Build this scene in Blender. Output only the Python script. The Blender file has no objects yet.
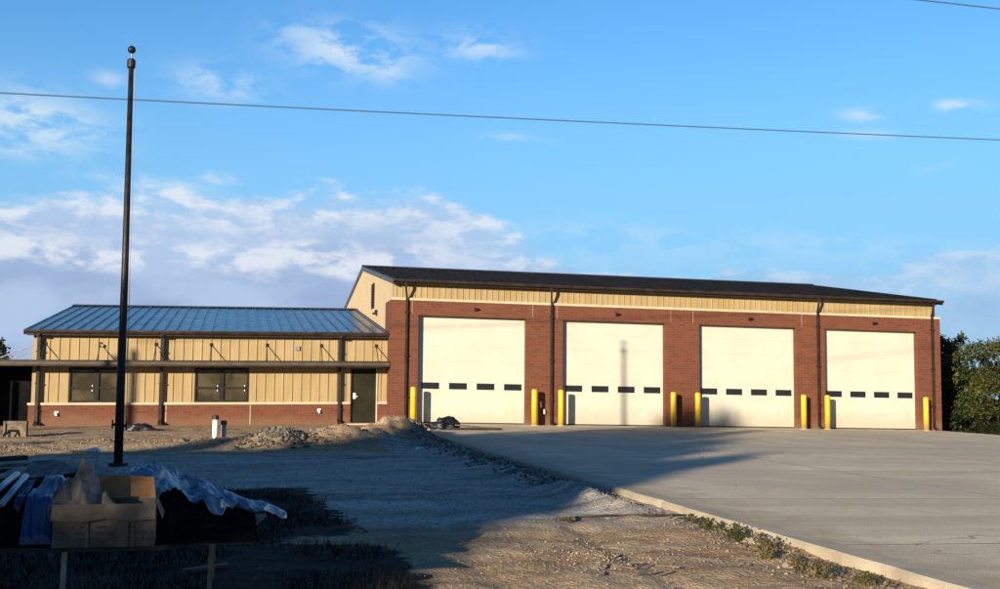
import bpy, bmesh, math, random
from mathutils import Vector, Matrix, noise as mn
R = math.radians
random.seed(7)
C = bpy.context.scene
COL = C.collection
SUN_AZ, SUN_EL = 40.1, 10.1          # light travels towards +x,+y (40 deg right of +y)

# ------------------------------------------------------------------ helpers
def zs(x):                            # the site falls gently away either side of the joint between wing and bays
    return -.01 * min(abs(x), 60)

def sstep(a, b, x):
    t = max(0., min(1., (x - a) / (b - a))); return t * t * (3 - 2 * t)

def nz(x, y, s=1., z=0.):
    return mn.noise(Vector((x * s, y * s, z)))

class MB:
    def __init__(s): s.v = []; s.f = []
    def box(s, x0, x1, y0, y1, z0, z1):
        n = len(s.v)
        s.v += [(x0,y0,z0),(x1,y0,z0),(x1,y1,z0),(x0,y1,z0),(x0,y0,z1),(x1,y0,z1),(x1,y1,z1),(x0,y1,z1)]
        s.f += [tuple(n+i for i in q) for q in ((0,3,2,1),(4,5,6,7),(0,1,5,4),(1,2,6,5),(2,3,7,6),(3,0,4,7))]
        return s
    def prism(s, poly, vec):          # poly: 3D points, extruded by vec
        n = len(s.v); k = len(poly); vec = Vector(vec)
        s.v += [tuple(p) for p in poly] + [tuple(Vector(p) + vec) for p in poly]
        s.f += [tuple(n+i for i in range(k))[::-1], tuple(n+k+i for i in range(k))]
        s.f += [(n+i, n+(i+1) % k, n+k+(i+1) % k, n+k+i) for i in range(k)]
        return s
    def beam(s, a, b, w, h, up=(0,0,1)):
        a, b = Vector(a), Vector(b); d = (b-a).normalized(); up = Vector(up)
        if abs(d.dot(up)) > .99: up = Vector((0,1,0))
        r = d.cross(up).normalized() * (w/2); u = r.cross(d).normalized() * (h/2)
        return s.prism([a-r-u, a+r-u, a+r+u, a-r+u], b-a)
    def tube(s, pts, rad, k=10, cap=True):
        pts = [Vector(p) for p in pts]; n = len(s.v)
        rad = rad if isinstance(rad, (list, tuple)) else [rad]*len(pts)
        ref = None
        for i, p in enumerate(pts):
            d = (pts[min(i+1, len(pts)-1)] - pts[max(i-1, 0)]).normalized()
            if ref is None: ref = d.cross(Vector((0,0,1)) if abs(d.z) < .9 else Vector((1,0,0))).normalized()
            r = (ref - d*ref.dot(d)).normalized(); ref = r; u = d.cross(r)
            for j in range(k):
                a = 2*math.pi*j/k; s.v.append(tuple(p + (r*math.cos(a) + u*math.sin(a))*rad[i]))
        for i in range(len(pts)-1):
            for j in range(k):
                a, b = n+i*k+j, n+i*k+(j+1) % k
                s.f.append((a, b, b+k, a+k))
        if cap:
            s.f.append(tuple(n+j for j in range(k))[::-1]); m = n+(len(pts)-1)*k
            s.f.append(tuple(m+j for j in range(k)))
        return s
    def build(s, name, m, parent=None, tilt=True, smooth=False, bevel=0, off=(0,0,0), doubles=False):
        me = bpy.data.meshes.new(name)
        v = [(x-off[0], y-off[1], z+(zs(x) if tilt else 0)-off[2]) for x, y, z in s.v]
        me.from_pydata(v, [], s.f); 
        bm = bmesh.new(); bm.from_mesh(me)
        bmesh.ops.recalc_face_normals(bm, faces=bm.faces); bm.to_mesh(me); bm.free()
        for p in me.polygons: p.use_smooth = smooth
        me.materials.append(m)
        o = bpy.data.objects.new(name, me); COL.objects.link(o)
        if parent: o.parent = parent
        if bevel:
            b = o.modifiers.new('bevel', 'BEVEL'); b.width = bevel; b.segments = 2; b.limit_method = 'ANGLE'
        return o

def tag(o, label=None, cat=None, group=None, kind=None):
    if label: o['label'] = label
    if cat: o['category'] = cat
    if group: o['group'] = group
    if kind: o['kind'] = kind
    return o
def empty(name, loc=(0,0,0), rz=0):
    o = bpy.data.objects.new(name, None); COL.objects.link(o); o.location = loc; o.rotation_euler.z = rz; o.empty_display_size = .2
    return o
def children(o): return [c for c in list(COL.objects) if c.parent == o]
def copy_tree(o, parent=None):
    c = o.copy(); COL.objects.link(c)
    if parent: c.parent = parent
    for ch in children(o): copy_tree(ch, c)
    return c

# ------------------------------------------------------------------ materials
class NT:
    def __init__(s, tree): s.t = tree; s.n = tree.nodes; s.l = tree.links
    def new(s, ty, **kw):
        n = s.n.new(ty)
        for k, v in kw.items(): setattr(n, k, v)
        return n
    def put(s, sock, v):
        if hasattr(v, 'is_linked') or isinstance(v, bpy.types.NodeSocket): s.l.new(v, sock)
        else: sock.default_value = v
    def math(s, op, a, b=0., c=None, clamp=False):
        n = s.new('ShaderNodeMath', operation=op, use_clamp=clamp); s.put(n.inputs[0], a); s.put(n.inputs[1], b)
        if c is not None: s.put(n.inputs[2], c)
        return n.outputs[0]
    def vmath(s, op, a, b=(0,0,0)):
        n = s.new('ShaderNodeVectorMath', operation=op); s.put(n.inputs[0], a); s.put(n.inputs[1], b); return n.outputs[0]
    def noise(s, vec, scale, detail=4, rough=.55, dist=0.):
        n = s.new('ShaderNodeTexNoise'); s.put(n.inputs['Vector'], vec)
        n.inputs['Scale'].default_value = scale; n.inputs['Detail'].default_value = detail
        n.inputs['Roughness'].default_value = rough; n.inputs['Distortion'].default_value = dist
        return n.outputs['Fac']
    def ramp(s, f, a, b, smooth=True):
        n = s.new('ShaderNodeMapRange', interpolation_type='SMOOTHSTEP' if smooth else 'LINEAR'); s.put(n.inputs[0], f)
        n.inputs[1].default_value = a; n.inputs[2].default_value = b; return n.outputs[0]
    def rampv(s, f, a, b, c, d):
        n = s.new('ShaderNodeMapRange'); s.put(n.inputs[0], f)
        for i, q in enumerate((a, b, c, d)): n.inputs[i+1].default_value = q
        return n.outputs[0]
    def mix(s, f, a, b, blend='MIX'):
        n = s.new('ShaderNodeMix', data_type='RGBA', blend_type=blend); s.put(n.inputs[0], f)
        s.put(n.inputs[6], a if not isinstance(a, tuple) else (*a[:3], 1)); s.put(n.inputs[7], b if not isinstance(b, tuple) else (*b[:3], 1))
        return n.outputs[2]
    def bump(s, h, dist=.02, strength=1.):
        n = s.new('ShaderNodeBump'); s.put(n.inputs['Height'], h); n.inputs['Distance'].default_value = dist; n.inputs['Strength'].default_value = strength
        return n.outputs[0]

def mat(name, col=(.5,.5,.5), rough=.6, metal=0., fn=None, spec=.5):
    m = bpy.data.materials.new(name); m.use_nodes = True; t = NT(m.node_tree)
    b = m.node_tree.nodes['Principled BSDF']; b.inputs['Base Color'].default_value = (*col, 1)
    b.inputs['Roughness'].default_value = rough; b.inputs['Metallic'].default_value = metal
    b.inputs['Specular IOR Level'].default_value = spec
    geo = t.new('ShaderNodeNewGeometry'); P = geo.outputs['Position']
    if fn: fn(t, b, P)
    return m
def varied(c1, c2, scale=3., rough=(.5,.75), bump=.0, bscale=40., detail=5):
    def fn(t, b, P):
        n = t.noise(P, scale, detail)
        t.put(b.inputs['Base Color'], t.mix(t.ramp(n, .35, .68), c1, c2))
        t.put(b.inputs['Roughness'], t.rampv(t.noise(P, scale*2.3, 3), .3, .7, *rough))
        if bump: t.put(b.inputs['Normal'], t.bump(t.noise(P, bscale, 4), bump))
    return fn

def brick_fn(t, b, P):
    sx = t.new('ShaderNodeSeparateXYZ'); t.put(sx.inputs[0], P)
    cb = t.new('ShaderNodeCombineXYZ'); t.put(cb.inputs[0], t.math('ADD', sx.outputs[0], sx.outputs[1])); t.put(cb.inputs[1], sx.outputs[2])
    k = t.new('ShaderNodeTexBrick'); t.put(k.inputs['Vector'], cb.outputs[0])
    k.inputs['Scale'].default_value = 1.; k.inputs['Brick Width'].default_value = .30; k.inputs['Row Height'].default_value = .10
    k.inputs['Mortar Size'].default_value = .009; k.inputs['Mortar Smooth'].default_value = .2; k.inputs['Bias'].default_value = 0
    k.inputs['Color1'].default_value = (.10,.024,.010,1); k.inputs['Color2'].default_value = (.16,.043,.017,1); k.inputs['Mortar'].default_value = (.15,.085,.05,1)
    n = t.noise(P, .9, 5); col = t.mix(t.rampv(n, .3, .75, 0, .45), k.outputs['Color'], (.10,.028,.015))
    n2 = t.noise(P, 30, 2); col = t.mix(t.rampv(n2, .35, .75, 0, .35), col, (.17,.058,.028))
    sz = t.new('ShaderNodeSeparateXYZ'); t.put(sz.inputs[0], P); col = t.mix(t.math('MULTIPLY', t.ramp(t.math('ADD', sz.outputs[2], t.math('MULTIPLY', n, -.9)), -.05, -.5), .45), col, (.20,.12,.07))
    t.put(b.inputs['Base Color'], col); b.inputs['Roughness'].default_value = .85
    t.put(b.inputs['Normal'], t.bump(t.math('SUBTRACT', 1., k.outputs['Fac']), .006))

def panel_fn(c1, c2):
    def fn(t, b, P):
        m = t.new('ShaderNodeMapping'); m.inputs['Scale'].default_value = (2.5, 2.5, .35); t.put(m.inputs[0], P)
        n = t.noise(m.outputs[0], 1.4, 4)
        t.put(b.inputs['Base Color'], t.mix(t.ramp(n, .3, .72), c1, c2))
        t.put(b.inputs['Roughness'], t.rampv(t.noise(P, 5, 3), .3, .7, .38, .6))
    return fn

def concrete_fn(t, b, P):
    m = t.new('ShaderNodeMapping'); m.inputs['Scale'].default_value = (.35, 1, 1); m.inputs['Rotation'].default_value = (0,0,R(-8)); t.put(m.inputs[0], P)
    n = t.noise(m.outputs[0], .35, 6, .6); n2 = t.noise(P, 2.2, 6, .65); n3 = t.noise(P, 26, 3)
    col = t.mix(t.ramp(n, .35, .65), (.66,.545,.365), (.79,.675,.465))
    col = t.mix(t.rampv(n2, .35, .72, 0, .6), col, (.47,.40,.30))
    col = t.mix(t.rampv(n3, .35, .75, 0, .25), col, (.7,.66,.58))
    # dusty tyre lanes running out of the bays
    sx = t.new('ShaderNodeSeparateXYZ'); t.put(sx.inputs[0], P)
    wv = t.new('ShaderNodeTexNoise'); mp = t.new('ShaderNodeMapping'); mp.inputs['Scale'].default_value = (.06, 1.6, 1); t.put(mp.inputs[0], P); t.put(wv.inputs['Vector'], mp.outputs[0]); wv.inputs['Scale'].default_value = 1.1; wv.inputs['Detail'].default_value = 6
    col = t.mix(t.rampv(wv.outputs['Fac'], .45, .7, 0, .5), col, (.40,.34,.25))
    fx = t.math('FRACT', t.math('DIVIDE', t.math('ADD', sx.outputs[0], 100*5.85-3.2+2.9), 5.85)); dx = t.math('ABSOLUTE', t.math('SUBTRACT', t.math('ABSOLUTE', t.math('SUBTRACT', fx, .5)), .16))
    tr = t.math('MULTIPLY', t.math('MULTIPLY', t.ramp(dx, .05, .015), t.ramp(sx.outputs[1], -26., -4.)), t.rampv(n2, .35, .6, .1, .5))
    col = t.mix(tr, col, (.30,.26,.20))
    ck = t.new('ShaderNodeTexVoronoi', feature='DISTANCE_TO_EDGE'); t.put(ck.inputs['Vector'], t.vmath('ADD', P, t.new('ShaderNodeCombineXYZ').outputs[0])); ck.inputs['Scale'].default_value = .16
    mu = t.new('ShaderNodeVectorMath', operation='ADD'); nw = t.new('ShaderNodeTexNoise'); t.put(nw.inputs['Vector'], P); nw.inputs['Scale'].default_value = .8; t.put(mu.inputs[0], P); t.put(mu.inputs[1], nw.outputs['Color']); t.put(ck.inputs['Vector'], mu.outputs[0])
    col = t.mix(t.math('MULTIPLY', t.math('LESS_THAN', ck.outputs['Distance'], .0016), .6), col, (.14,.12,.09))
    so = t.math('MULTIPLY', t.ramp(t.math('ADD', sx.outputs[0], t.math('MULTIPLY', n2, -2.2)), .35, -1.0), .75)
    col = t.mix(so, col, (.44,.33,.20))
    # control joints, tooled lines every 5.8 m across and 5 m along
    def joint(v, per, off):
        a = t.math('ADD', v, off); q = t.math('DIVIDE', a, per); fr = t.math('FRACT', q); d = t.math('MULTIPLY', t.math('MINIMUM', fr, t.math('SUBTRACT', 1., fr)), per)
        return t.math('LESS_THAN', d, .02)
    j = t.math('MAXIMUM', joint(sx.outputs[0], 5.85, 100*5.85-6.0), joint(sx.outputs[1], 4.9, 490.))
    col = t.mix(t.math('MULTIPLY', j, .9), col, (.10,.09,.07))
    # the pour seam between two tones of slab
    st = t.noise(P, .16, 2)
    col = t.mix(t.ramp(st, .5, .6), col, t.mix(.5, col, (.44,.39,.30)))
    t.put(b.inputs['Base Color'], col); b.inputs['Roughness'].default_value = .82
    t.put(b.inputs['Normal'], t.bump(t.math('ADD', t.noise(P, 60, 4), t.math('MULTIPLY', n2, .8)), .012))

def ground_fn(t, b, P):
    at = t.new('ShaderNodeAttribute', attribute_name='zone'); sp = t.new('ShaderNodeSeparateColor'); t.put(sp.inputs[0], at.outputs['Color'])
    g, d, far = sp.outputs[0], sp.outputs[1], sp.outputs[2]
    n1 = t.noise(P, .8, 6, .6); n2 = t.noise(P, 4.5, 6, .65); n3 = t.noise(P, 22, 4, .6)
    vo = t.new('ShaderNodeTexVoronoi'); t.put(vo.inputs['Vector'], P); vo.inputs['Scale'].default_value = 26; vs = t.new('ShaderNodeSeparateColor'); t.put(vs.inputs[0], vo.outputs['Color'])
    tan = t.mix(t.ramp(n1, .35, .65), (.36,.245,.145), (.52,.39,.245))
    tan = t.mix(t.rampv(n2, .42, .72, 0, .6), tan, (.26,.155,.08))
    tan = t.mix(t.rampv(n3, .5, .8, 0, .6), tan, (.62,.50,.34))
    grav = t.mix(vs.outputs[0], (.36,.33,.29), (.62,.58,.52))
    grav = t.mix(t.rampv(n1, .35, .7, 0, .55), grav, (.38,.33,.27))
    grav = t.mix(t.rampv(n2, .55, .75, 0, .5), grav, (.28,.24,.19))
    ms = t.new('ShaderNodeMapping'); ms.inputs['Scale'].default_value = (.22, 1.5, 1); ms.inputs['Rotation'].default_value = (0, 0, R(12)); t.put(ms.inputs[0], P); st_ = t.noise(ms.outputs[0], 1.2, 6, .6)
    grav = t.mix(t.rampv(st_, .48, .66, 0, .75), grav, (.17,.135,.10)); grav = t.mix(t.rampv(st_, .45, .30, 0, .6), grav, (.66,.63,.57))
    tan = t.mix(t.rampv(st_, .50, .68, 0, .6), tan, (.24,.125,.065))
    dark = t.mix(t.ramp(n2, .35, .7), (.004,.005,.003), (.013,.014,.008))  # dark soil, blackened further so the colour carries the deep shade
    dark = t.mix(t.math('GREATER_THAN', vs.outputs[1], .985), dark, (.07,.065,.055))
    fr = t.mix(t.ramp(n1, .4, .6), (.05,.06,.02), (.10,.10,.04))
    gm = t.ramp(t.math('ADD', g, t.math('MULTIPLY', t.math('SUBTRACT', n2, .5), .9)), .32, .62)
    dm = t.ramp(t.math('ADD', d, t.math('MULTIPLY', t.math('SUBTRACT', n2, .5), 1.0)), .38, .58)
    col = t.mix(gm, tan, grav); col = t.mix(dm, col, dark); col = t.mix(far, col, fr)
    t.put(b.inputs['Base Color'], col); b.inputs['Roughness'].default_value = .95; b.inputs['Specular IOR Level'].default_value = .2
    h = t.math('ADD', t.math('MULTIPLY', n2, 1.), t.math('MULTIPLY', n3, .5)); h = t.math('ADD', h, t.math('MULTIPLY', vo.outputs['Distance'], .25))
    t.put(b.inputs['Normal'], t.bump(h, .05))

def leaf_fn(c1, c2, c3):
    def fn(t, b, P):
        g = t.new('ShaderNodeNewGeometry'); r = g.outputs['Random Per Island']
        col = t.mix(r, c1, c2); col = t.mix(t.ramp(t.noise(P, .7, 2), .45, .62), col, c3)
        t.put(b.inputs['Base Color'], col)
        b.inputs['Roughness'].default_value = .55
    return fn

def door_fn(t, b, P):
    n = t.noise(P, .8, 5); n2 = t.noise(P, 5, 5, .65)
    col = t.mix(t.ramp(n, .35, .68), (.50,.485,.405), (.535,.52,.44))
    sz = t.new('ShaderNodeSeparateXYZ'); t.put(sz.inputs[0], P)
    col = t.mix(t.math('MULTIPLY', t.ramp(t.math('ADD', sz.outputs[2], t.math('MULTIPLY', n2, -1.1)), .2, -.6), .5), col, (.36,.30,.21))
    t.put(b.inputs['Base Color'], col); t.put(b.inputs['Roughness'], t.rampv(n2, .3, .7, .4, .58))
    t.put(b.inputs['Normal'], t.bump(t.noise(P, 1.1, 2), .006))
def yellow_fn(t, b, P):
    n = t.noise(P, 5, 4); n2 = t.noise(P, 22, 5, .7)
    col = t.mix(t.ramp(n, .35, .68), (.55,.36,.012), (.63,.43,.025))
    col = t.mix(t.math('MULTIPLY', t.ramp(n2, .62, .70), .7), col, (.20,.15,.06))
    sz = t.new('ShaderNodeSeparateXYZ'); t.put(sz.inputs[0], P)
    col = t.mix(t.math('MULTIPLY', t.ramp(t.math('ADD', sz.outputs[2], t.math('MULTIPLY', n, -.6)), .0, -.4), .7), col, (.24,.18,.08))
    t.put(b.inputs['Base Color'], col); t.put(b.inputs['Roughness'], t.rampv(n, .3, .7, .4, .6))

M = dict(
 brick=mat('red_brick', fn=brick_fn),
 siding=mat('tan_siding', fn=panel_fn((.315,.225,.105), (.37,.275,.145)), spec=.35),
 gable=mat('gable_siding', fn=panel_fn((.30,.235,.145), (.345,.275,.18)), spec=.35),
 trim=mat('cream_trim', (.72,.60,.40), .55, fn=varied((.45,.375,.25), (.51,.44,.31), 2.)),
 joint=mat('joint_sealant', (.40,.22,.13), .8),
 bronze=mat('bronze_metal', (.035,.022,.016), .35, .0, fn=varied((.022,.014,.011), (.04,.026,.02), 3., (.28,.45))),
 roofm=mat('roof_metal', (.03,.03,.035), .3, .0, fn=varied((.022,.032,.060), (.035,.050,.085), 1.2, (.20,.32)), spec=.8),  # blue of the mirrored sky is mixed into the dark metal's base
 roofd=mat('dark_roof_metal', (.012,.010,.010), .5, .0, fn=varied((.006,.005,.005), (.014,.012,.012), 1.2, (.5,.65)), spec=.15),
 canopy=mat('canopy_metal', (.10,.08,.05), .5, fn=varied((.055,.043,.027), (.085,.066,.043), 2.5)),
 door=mat('cream_door', fn=lambda t, b, P: door_fn(t, b, P)),
 seal=mat('rubber', (.02,.02,.02), .7),
 glass=mat('dark_glass', (.015,.014,.016), .08, spec=.6),
 blind=mat('window_glass', (.09,.078,.05), .12, fn=varied((.035,.028,.015), (.085,.066,.036), 1.3, (.10,.22)), spec=.25),
 frame=mat('window_frame', (.022,.014,.010), .4, fn=varied((.010,.007,.005), (.018,.012,.009), 4.), spec=.3),
 mandoor=mat('door_paint', (.035,.03,.014), .45, fn=varied((.013,.011,.005), (.021,.018,.009), 2.), spec=.2),
 yellow=mat('yellow_paint', fn=lambda t, b, P: yellow_fn(t, b, P)),
 pole=mat('dark_pole', (.012,.010,.012), .5, fn=varied((.010,.009,.010), (.02,.017,.018), 5., (.4,.6)), spec=.3),
 concrete=mat('concrete', fn=concrete_fn),
 kerb=mat('kerb_concrete', fn=varied((.38,.32,.23), (.50,.43,.32), 1.6, (.8,.95), .01, 40)),
 ground=mat('dirt_ground', fn=ground_fn),
 wood=mat('weathered_wood', fn=varied((.10,.075,.05), (.20,.155,.11), 5., (.7,.9), .003, 40)),
 darkwood=mat('dark_wood', fn=varied((.02,.014,.010), (.05,.036,.026), 5., (.7,.9), .003, 40)),
 stick=mat('stake_wood', fn=varied((.30,.24,.17), (.42,.35,.26), 9., (.7,.9))),
 card=mat('cardboard', fn=varied((.10,.078,.056), (.175,.14,.105), 6., (.8,.95), .004, 25)),
 cardin=mat('cardboard_inside', fn=varied((.28,.14,.055), (.38,.20,.08), 8., (.8,.95), .002, 30)),
 tape=mat('brown_tape', fn=varied((.10,.07,.045), (.16,.12,.08), 8., (.35,.5))),
 ink=mat('faded_ink', fn=varied((.07,.055,.045), (.14,.11,.08), 30., (.8,.9))),
 tarp=mat('blue_tarp', fn=varied((.12,.19,.28), (.22,.31,.41), 3., (.3,.5), .01, 12)),
 tarp2=mat('dark_blue_tarp', fn=varied((.02,.06,.17), (.05,.11,.25), 3., (.35,.55), .01, 12)),
 sheet=mat('grey_sheeting', fn=varied((.13,.10,.08), (.25,.205,.165), 5., (.5,.8), .01, 14)),
 pipe=mat('pale_pipe', fn=varied((.22,.34,.42), (.36,.48,.56), 4., (.3,.5))),
 white=mat('white_plastic', fn=varied((.72,.70,.64), (.80,.78,.74), 8., (.3,.5))),
 greyp=mat('grey_plastic', fn=varied((.22,.22,.21), (.30,.30,.29), 8., (.4,.6))),
 matte=mat('heap_shade_black', (.006,.006,.008), .9, fn=varied((.004,.004,.006), (.012,.012,.016), 6., (.85,.95)), spec=.0),
 black=mat('black_plastic', fn=varied((.008,.008,.012), (.022,.022,.03), 6., (.3,.5), .02, 9)),
 shade_black=mat('painted_shade_black', fn=varied((.002,.002,.004), (.006,.006,.009), 3., (.8,.9)), spec=.1),
 rock=mat('stone', fn=lambda t, b, P: t.put(b.inputs['Base Color'], t.mix(t.new('ShaderNodeNewGeometry').outputs['Random Per Island'], (.16,.11,.07), (.36,.29,.21)))),
 darkrock=mat('dark_stone', fn=lambda t, b, P: t.put(b.inputs['Base Color'], t.mix(t.new('ShaderNodeNewGeometry').outputs['Random Per Island'], (.05,.045,.04), (.22,.19,.15)))),
 bark=mat('bark', fn=varied((.03,.022,.016), (.075,.055,.04), 7., (.8,.95), .03, 12)),
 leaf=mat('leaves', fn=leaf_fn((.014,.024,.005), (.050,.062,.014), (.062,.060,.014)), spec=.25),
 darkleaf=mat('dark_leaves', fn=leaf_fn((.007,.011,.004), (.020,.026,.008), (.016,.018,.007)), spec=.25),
 weed=mat('weed_leaves', fn=leaf_fn((.035,.042,.012), (.105,.10,.03), (.16,.125,.06)), spec=.25),
 grass=mat('grass_blades', fn=leaf_fn((.003,.005,.002), (.010,.012,.004), (.007,.008,.003)), spec=.1),  # near-black blades: deep shade is put into the grass colour
 rust=mat('utility_wood', fn=varied((.06,.045,.032), (.13,.10,.07), 5., (.8,.95))),
 cable=mat('cable', (.07,.13,.24), .6),
 redp=mat('red_plastic', (.5,.03,.02), .45),
)

# ------------------------------------------------------------------ ground
MOUNDS = [(-6.2,-13.6,.20,1.3,1.0),(-4.7,-14.2,.36,.75,.8),(-3.1,-12.9,.42,1.3,1.1),(-1.55,-11.6,.52,.95,1.1),(-.9,-9.2,.30,.8,2.2),(-9.2,-12.5,.12,1.6,1.3),(-11.5,-14.5,.15,1.2,.8),
          (-2.0,-9.8,.22,2.2,1.0)]
def dirt(x, y):
    z = .012*min(y, 0) + zs(x)
    k = sstep(-4, -7, y)
    if x < 23.6:
        z -= .05 + (.05 + .055*nz(x*.3, y, .9, 14) + .02*nz(x, y, 4., 2))*k*sstep(-3.5, 0., x)
        w = sstep(.3, -.8, x)
        z += w*(.05*nz(x, y, .5) + .035*nz(x, y, 1.6, 3) + .02*nz(x, y, 4.5, 7))*(.35 + .65*sstep(-.2, -2, y))
        # loose spoil thrown up beside the slab edge
        r = math.exp(-((x+.62)/.34)**2) * sstep(-34, -29, y)*sstep(-7, -9, y)
        z += r*(.13 + .10*nz(x, y, 2.2, 5))
        for mx, my, h, rx, ry in MOUNDS:
            e = ((x-mx)/rx)**2 + ((y-my)/ry)**2
            if e < 6: z += h*math.exp(-e)*(1 + .45*nz(x, y, 2.3, 9) + .2*nz(x, y, 7, 9)) * sstep(.2, -.15, x)
        # wheel ruts across the yard
        c = -2.2 + .6*math.sin(y*.22)
        for o_ in (-.8, .8):
            z -= .03*math.exp(-((x-c-o_)/.16)**2)*sstep(-20, -27, y)
    if x > 23.3: z -= .9*sstep(23.3, 27., x)
    return z
def axis(dense0, dense1, step, lim):
    a = []; v = dense0
    while v <= dense1: a.append(v); v += step
    s = step; lo = []; v = dense0
    while v > -lim: s *= 1.35; v -= s; lo.append(v)
    s = step; hi = []; v = a[-1]
    while v < lim: s *= 1.35; v += s; hi.append(v)
    return lo[::-1] + a + hi
GX = axis(-16, 1., .085, 1800); GY = axis(-38.5, -8, .085, 1800)
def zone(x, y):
    # r: gravel, g: dark soil with grass, deep shade painted in, b: far fields
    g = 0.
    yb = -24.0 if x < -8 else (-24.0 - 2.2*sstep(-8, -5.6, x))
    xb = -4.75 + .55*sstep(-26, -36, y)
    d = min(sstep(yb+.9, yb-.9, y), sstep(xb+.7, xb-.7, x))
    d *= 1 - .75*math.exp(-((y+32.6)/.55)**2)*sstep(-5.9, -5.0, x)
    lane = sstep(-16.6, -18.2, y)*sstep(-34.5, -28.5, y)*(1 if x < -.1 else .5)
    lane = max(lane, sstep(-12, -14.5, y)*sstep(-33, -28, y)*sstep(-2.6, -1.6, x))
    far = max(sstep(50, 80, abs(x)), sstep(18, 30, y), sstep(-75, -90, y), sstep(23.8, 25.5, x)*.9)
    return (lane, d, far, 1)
nx, ny = len(GX), len(GY)
vv = [(x, y, dirt(x, y)) for y in GY for x in GX]
ff = [(j*nx+i, j*nx+i+1, (j+1)*nx+i+1, (j+1)*nx+i) for j in range(ny-1) for i in range(nx-1)]
me = bpy.data.meshes.new('ground'); me.from_pydata(vv, [], ff)
ca = me.color_attributes.new('zone', 'FLOAT_COLOR', 'POINT')
buf = []
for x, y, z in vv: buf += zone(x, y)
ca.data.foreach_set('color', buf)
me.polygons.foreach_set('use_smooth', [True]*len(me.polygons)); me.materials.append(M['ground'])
g = bpy.data.objects.new('ground', me); COL.objects.link(g); tag(g, kind='structure')

# concrete apron with a thick exposed edge
def apz(x, y): return .012*min(y, 0) + zs(x)
b = MB()
xs_ = [.42 + i*(23.3-.42)/24 for i in range(25)]
ys_ = [-62, -30, -.02]
def slab(mb, x0, x1, y0, y1, t, dz=0.):
    P = [(x0,y0),(x1,y0),(x1,y1),(x0,y1)]
    n = len(mb.v)
    mb.v += [(x, y, .012*y + dz - t) for x, y in P] + [(x, y, .012*y + dz) for x, y in P]
    mb.f += [tuple(n+i for i in q) for q in ((0,3,2,1),(4,5,6,7),(0,1,5,4),(1,2,6,5),(2,3,7,6),(3,0,4,7))]
slab(b, .40, 23.6, -62, .34, .5)
o = b.build('concrete_apron', M['concrete']); tag(o, kind='structure')
b = MB(); rr = random.Random(3)
y = -60.
e0 = .05
n0 = len(b.v); prof = []
while y < -7.:
    e = e0 + .025*nz(y, 3, 1.1) + .02*nz(y, 5, 3.7) + .09*max(0, nz(y, 8, 1.9)-.15)
    prof.append((e, y)); y += .22
for e, y in prof:
    b.v += [(e+.02, y, .012*y-.5), (e, y, .012*y-.03), (e+.03, y, .012*y+.006), (.40, y, .012*y+.006), (.40, y, .012*y-.5)]
for i in range(len(prof)-1):
    for j in range(5):
        a = n0+i*5+j; c = n0+i*5+(j+1) % 5
        b.f.append((a, c, c+5, a+5))
b.f.append((n0, n0+1, n0+2, n0+3, n0+4)); m0 = n0+(len(prof)-1)*5; b.f.append((m0, m0+1, m0+2, m0+3, m0+4))
o = b.build('kerb', M['kerb']); tag(o, kind='structure')
# small stoop slab at the corner of the bay
b = MB(); b.box(.06, .395, -7.0, -.03, -.3, -.02)
o = b.build('concrete_path', M['concrete']); tag(o, kind='structure')

# ------------------------------------------------------------------ the fire station
ST = empty('fire_station'); tag(ST, 'brick and tan metal fire station with four cream bay doors and low office wing', 'building')
W = 4.36; XS = [1.03, 6.90, 12.74, 18.41]; HD = 4.22; HB = 4.79; XR = 23.86
# brick front of the bays
b = MB(); e = [-.04]
for x in XS: e += [x, x+W]
e.append(XR)
for i in range(0, len(e), 2): b.box(e[i], e[i+1], 0, .36, -.4, HB)
for x in XS: b.box(x, x+W, .0, .36, HD, HB)
b.box(-.04, .25, .36, 1.9, -.4, HB)                    # left return
b.box(XR-.3, XR, .36, 23.1, -.4, 1.2)
o = b.build('brick_wall', M['brick'], ST)
# soldier band above each opening, slightly proud
for x in XS:
    b = MB(); b.box(x-.22, x+W+.22, -.018, -.001, HD+.0, HD+.5); b.build('lintel', M['brick'], ST)
# control joints
for x in (.78, 5.64, 6.66, 11.5, 12.48, 17.35, 18.15, 22.99):
    b = MB(); b.box(x-.011, x+.011, -.004, .002, HD+.06, HB-.02); b.build('control_joint', M['joint'], ST)
# siding strip
def ribs(mb, x0, x1, y, z0, z1, step, w=.05, d=.03, x_skip=()):
    x = x0 + step/2
    while x < x1 - w:
        if not any(a < x < c for a, c in x_skip):
            mb.prism([(x-w/2, y, z0), (x-w/4, y-d, z0), (x+w/4, y-d, z0), (x+w/2, y, z0)], (0,0,z1-z0))
        x += step
b = MB(); b.box(.04, XR-.16, .12, .30, HB, 5.56); ribs(b, .04, XR-.16, .12, HB+.10, 5.53, .24, .05, .03)
b.build('siding', M['siding'], ST)
b = MB(); b.box(-.05, XR+.01, -.03, .10, HB+.002, HB+.095); b.box(-.05, .0, .10, 1.9, HB+.002, HB+.06)
b.build('trim', M['trim'], ST)
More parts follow.
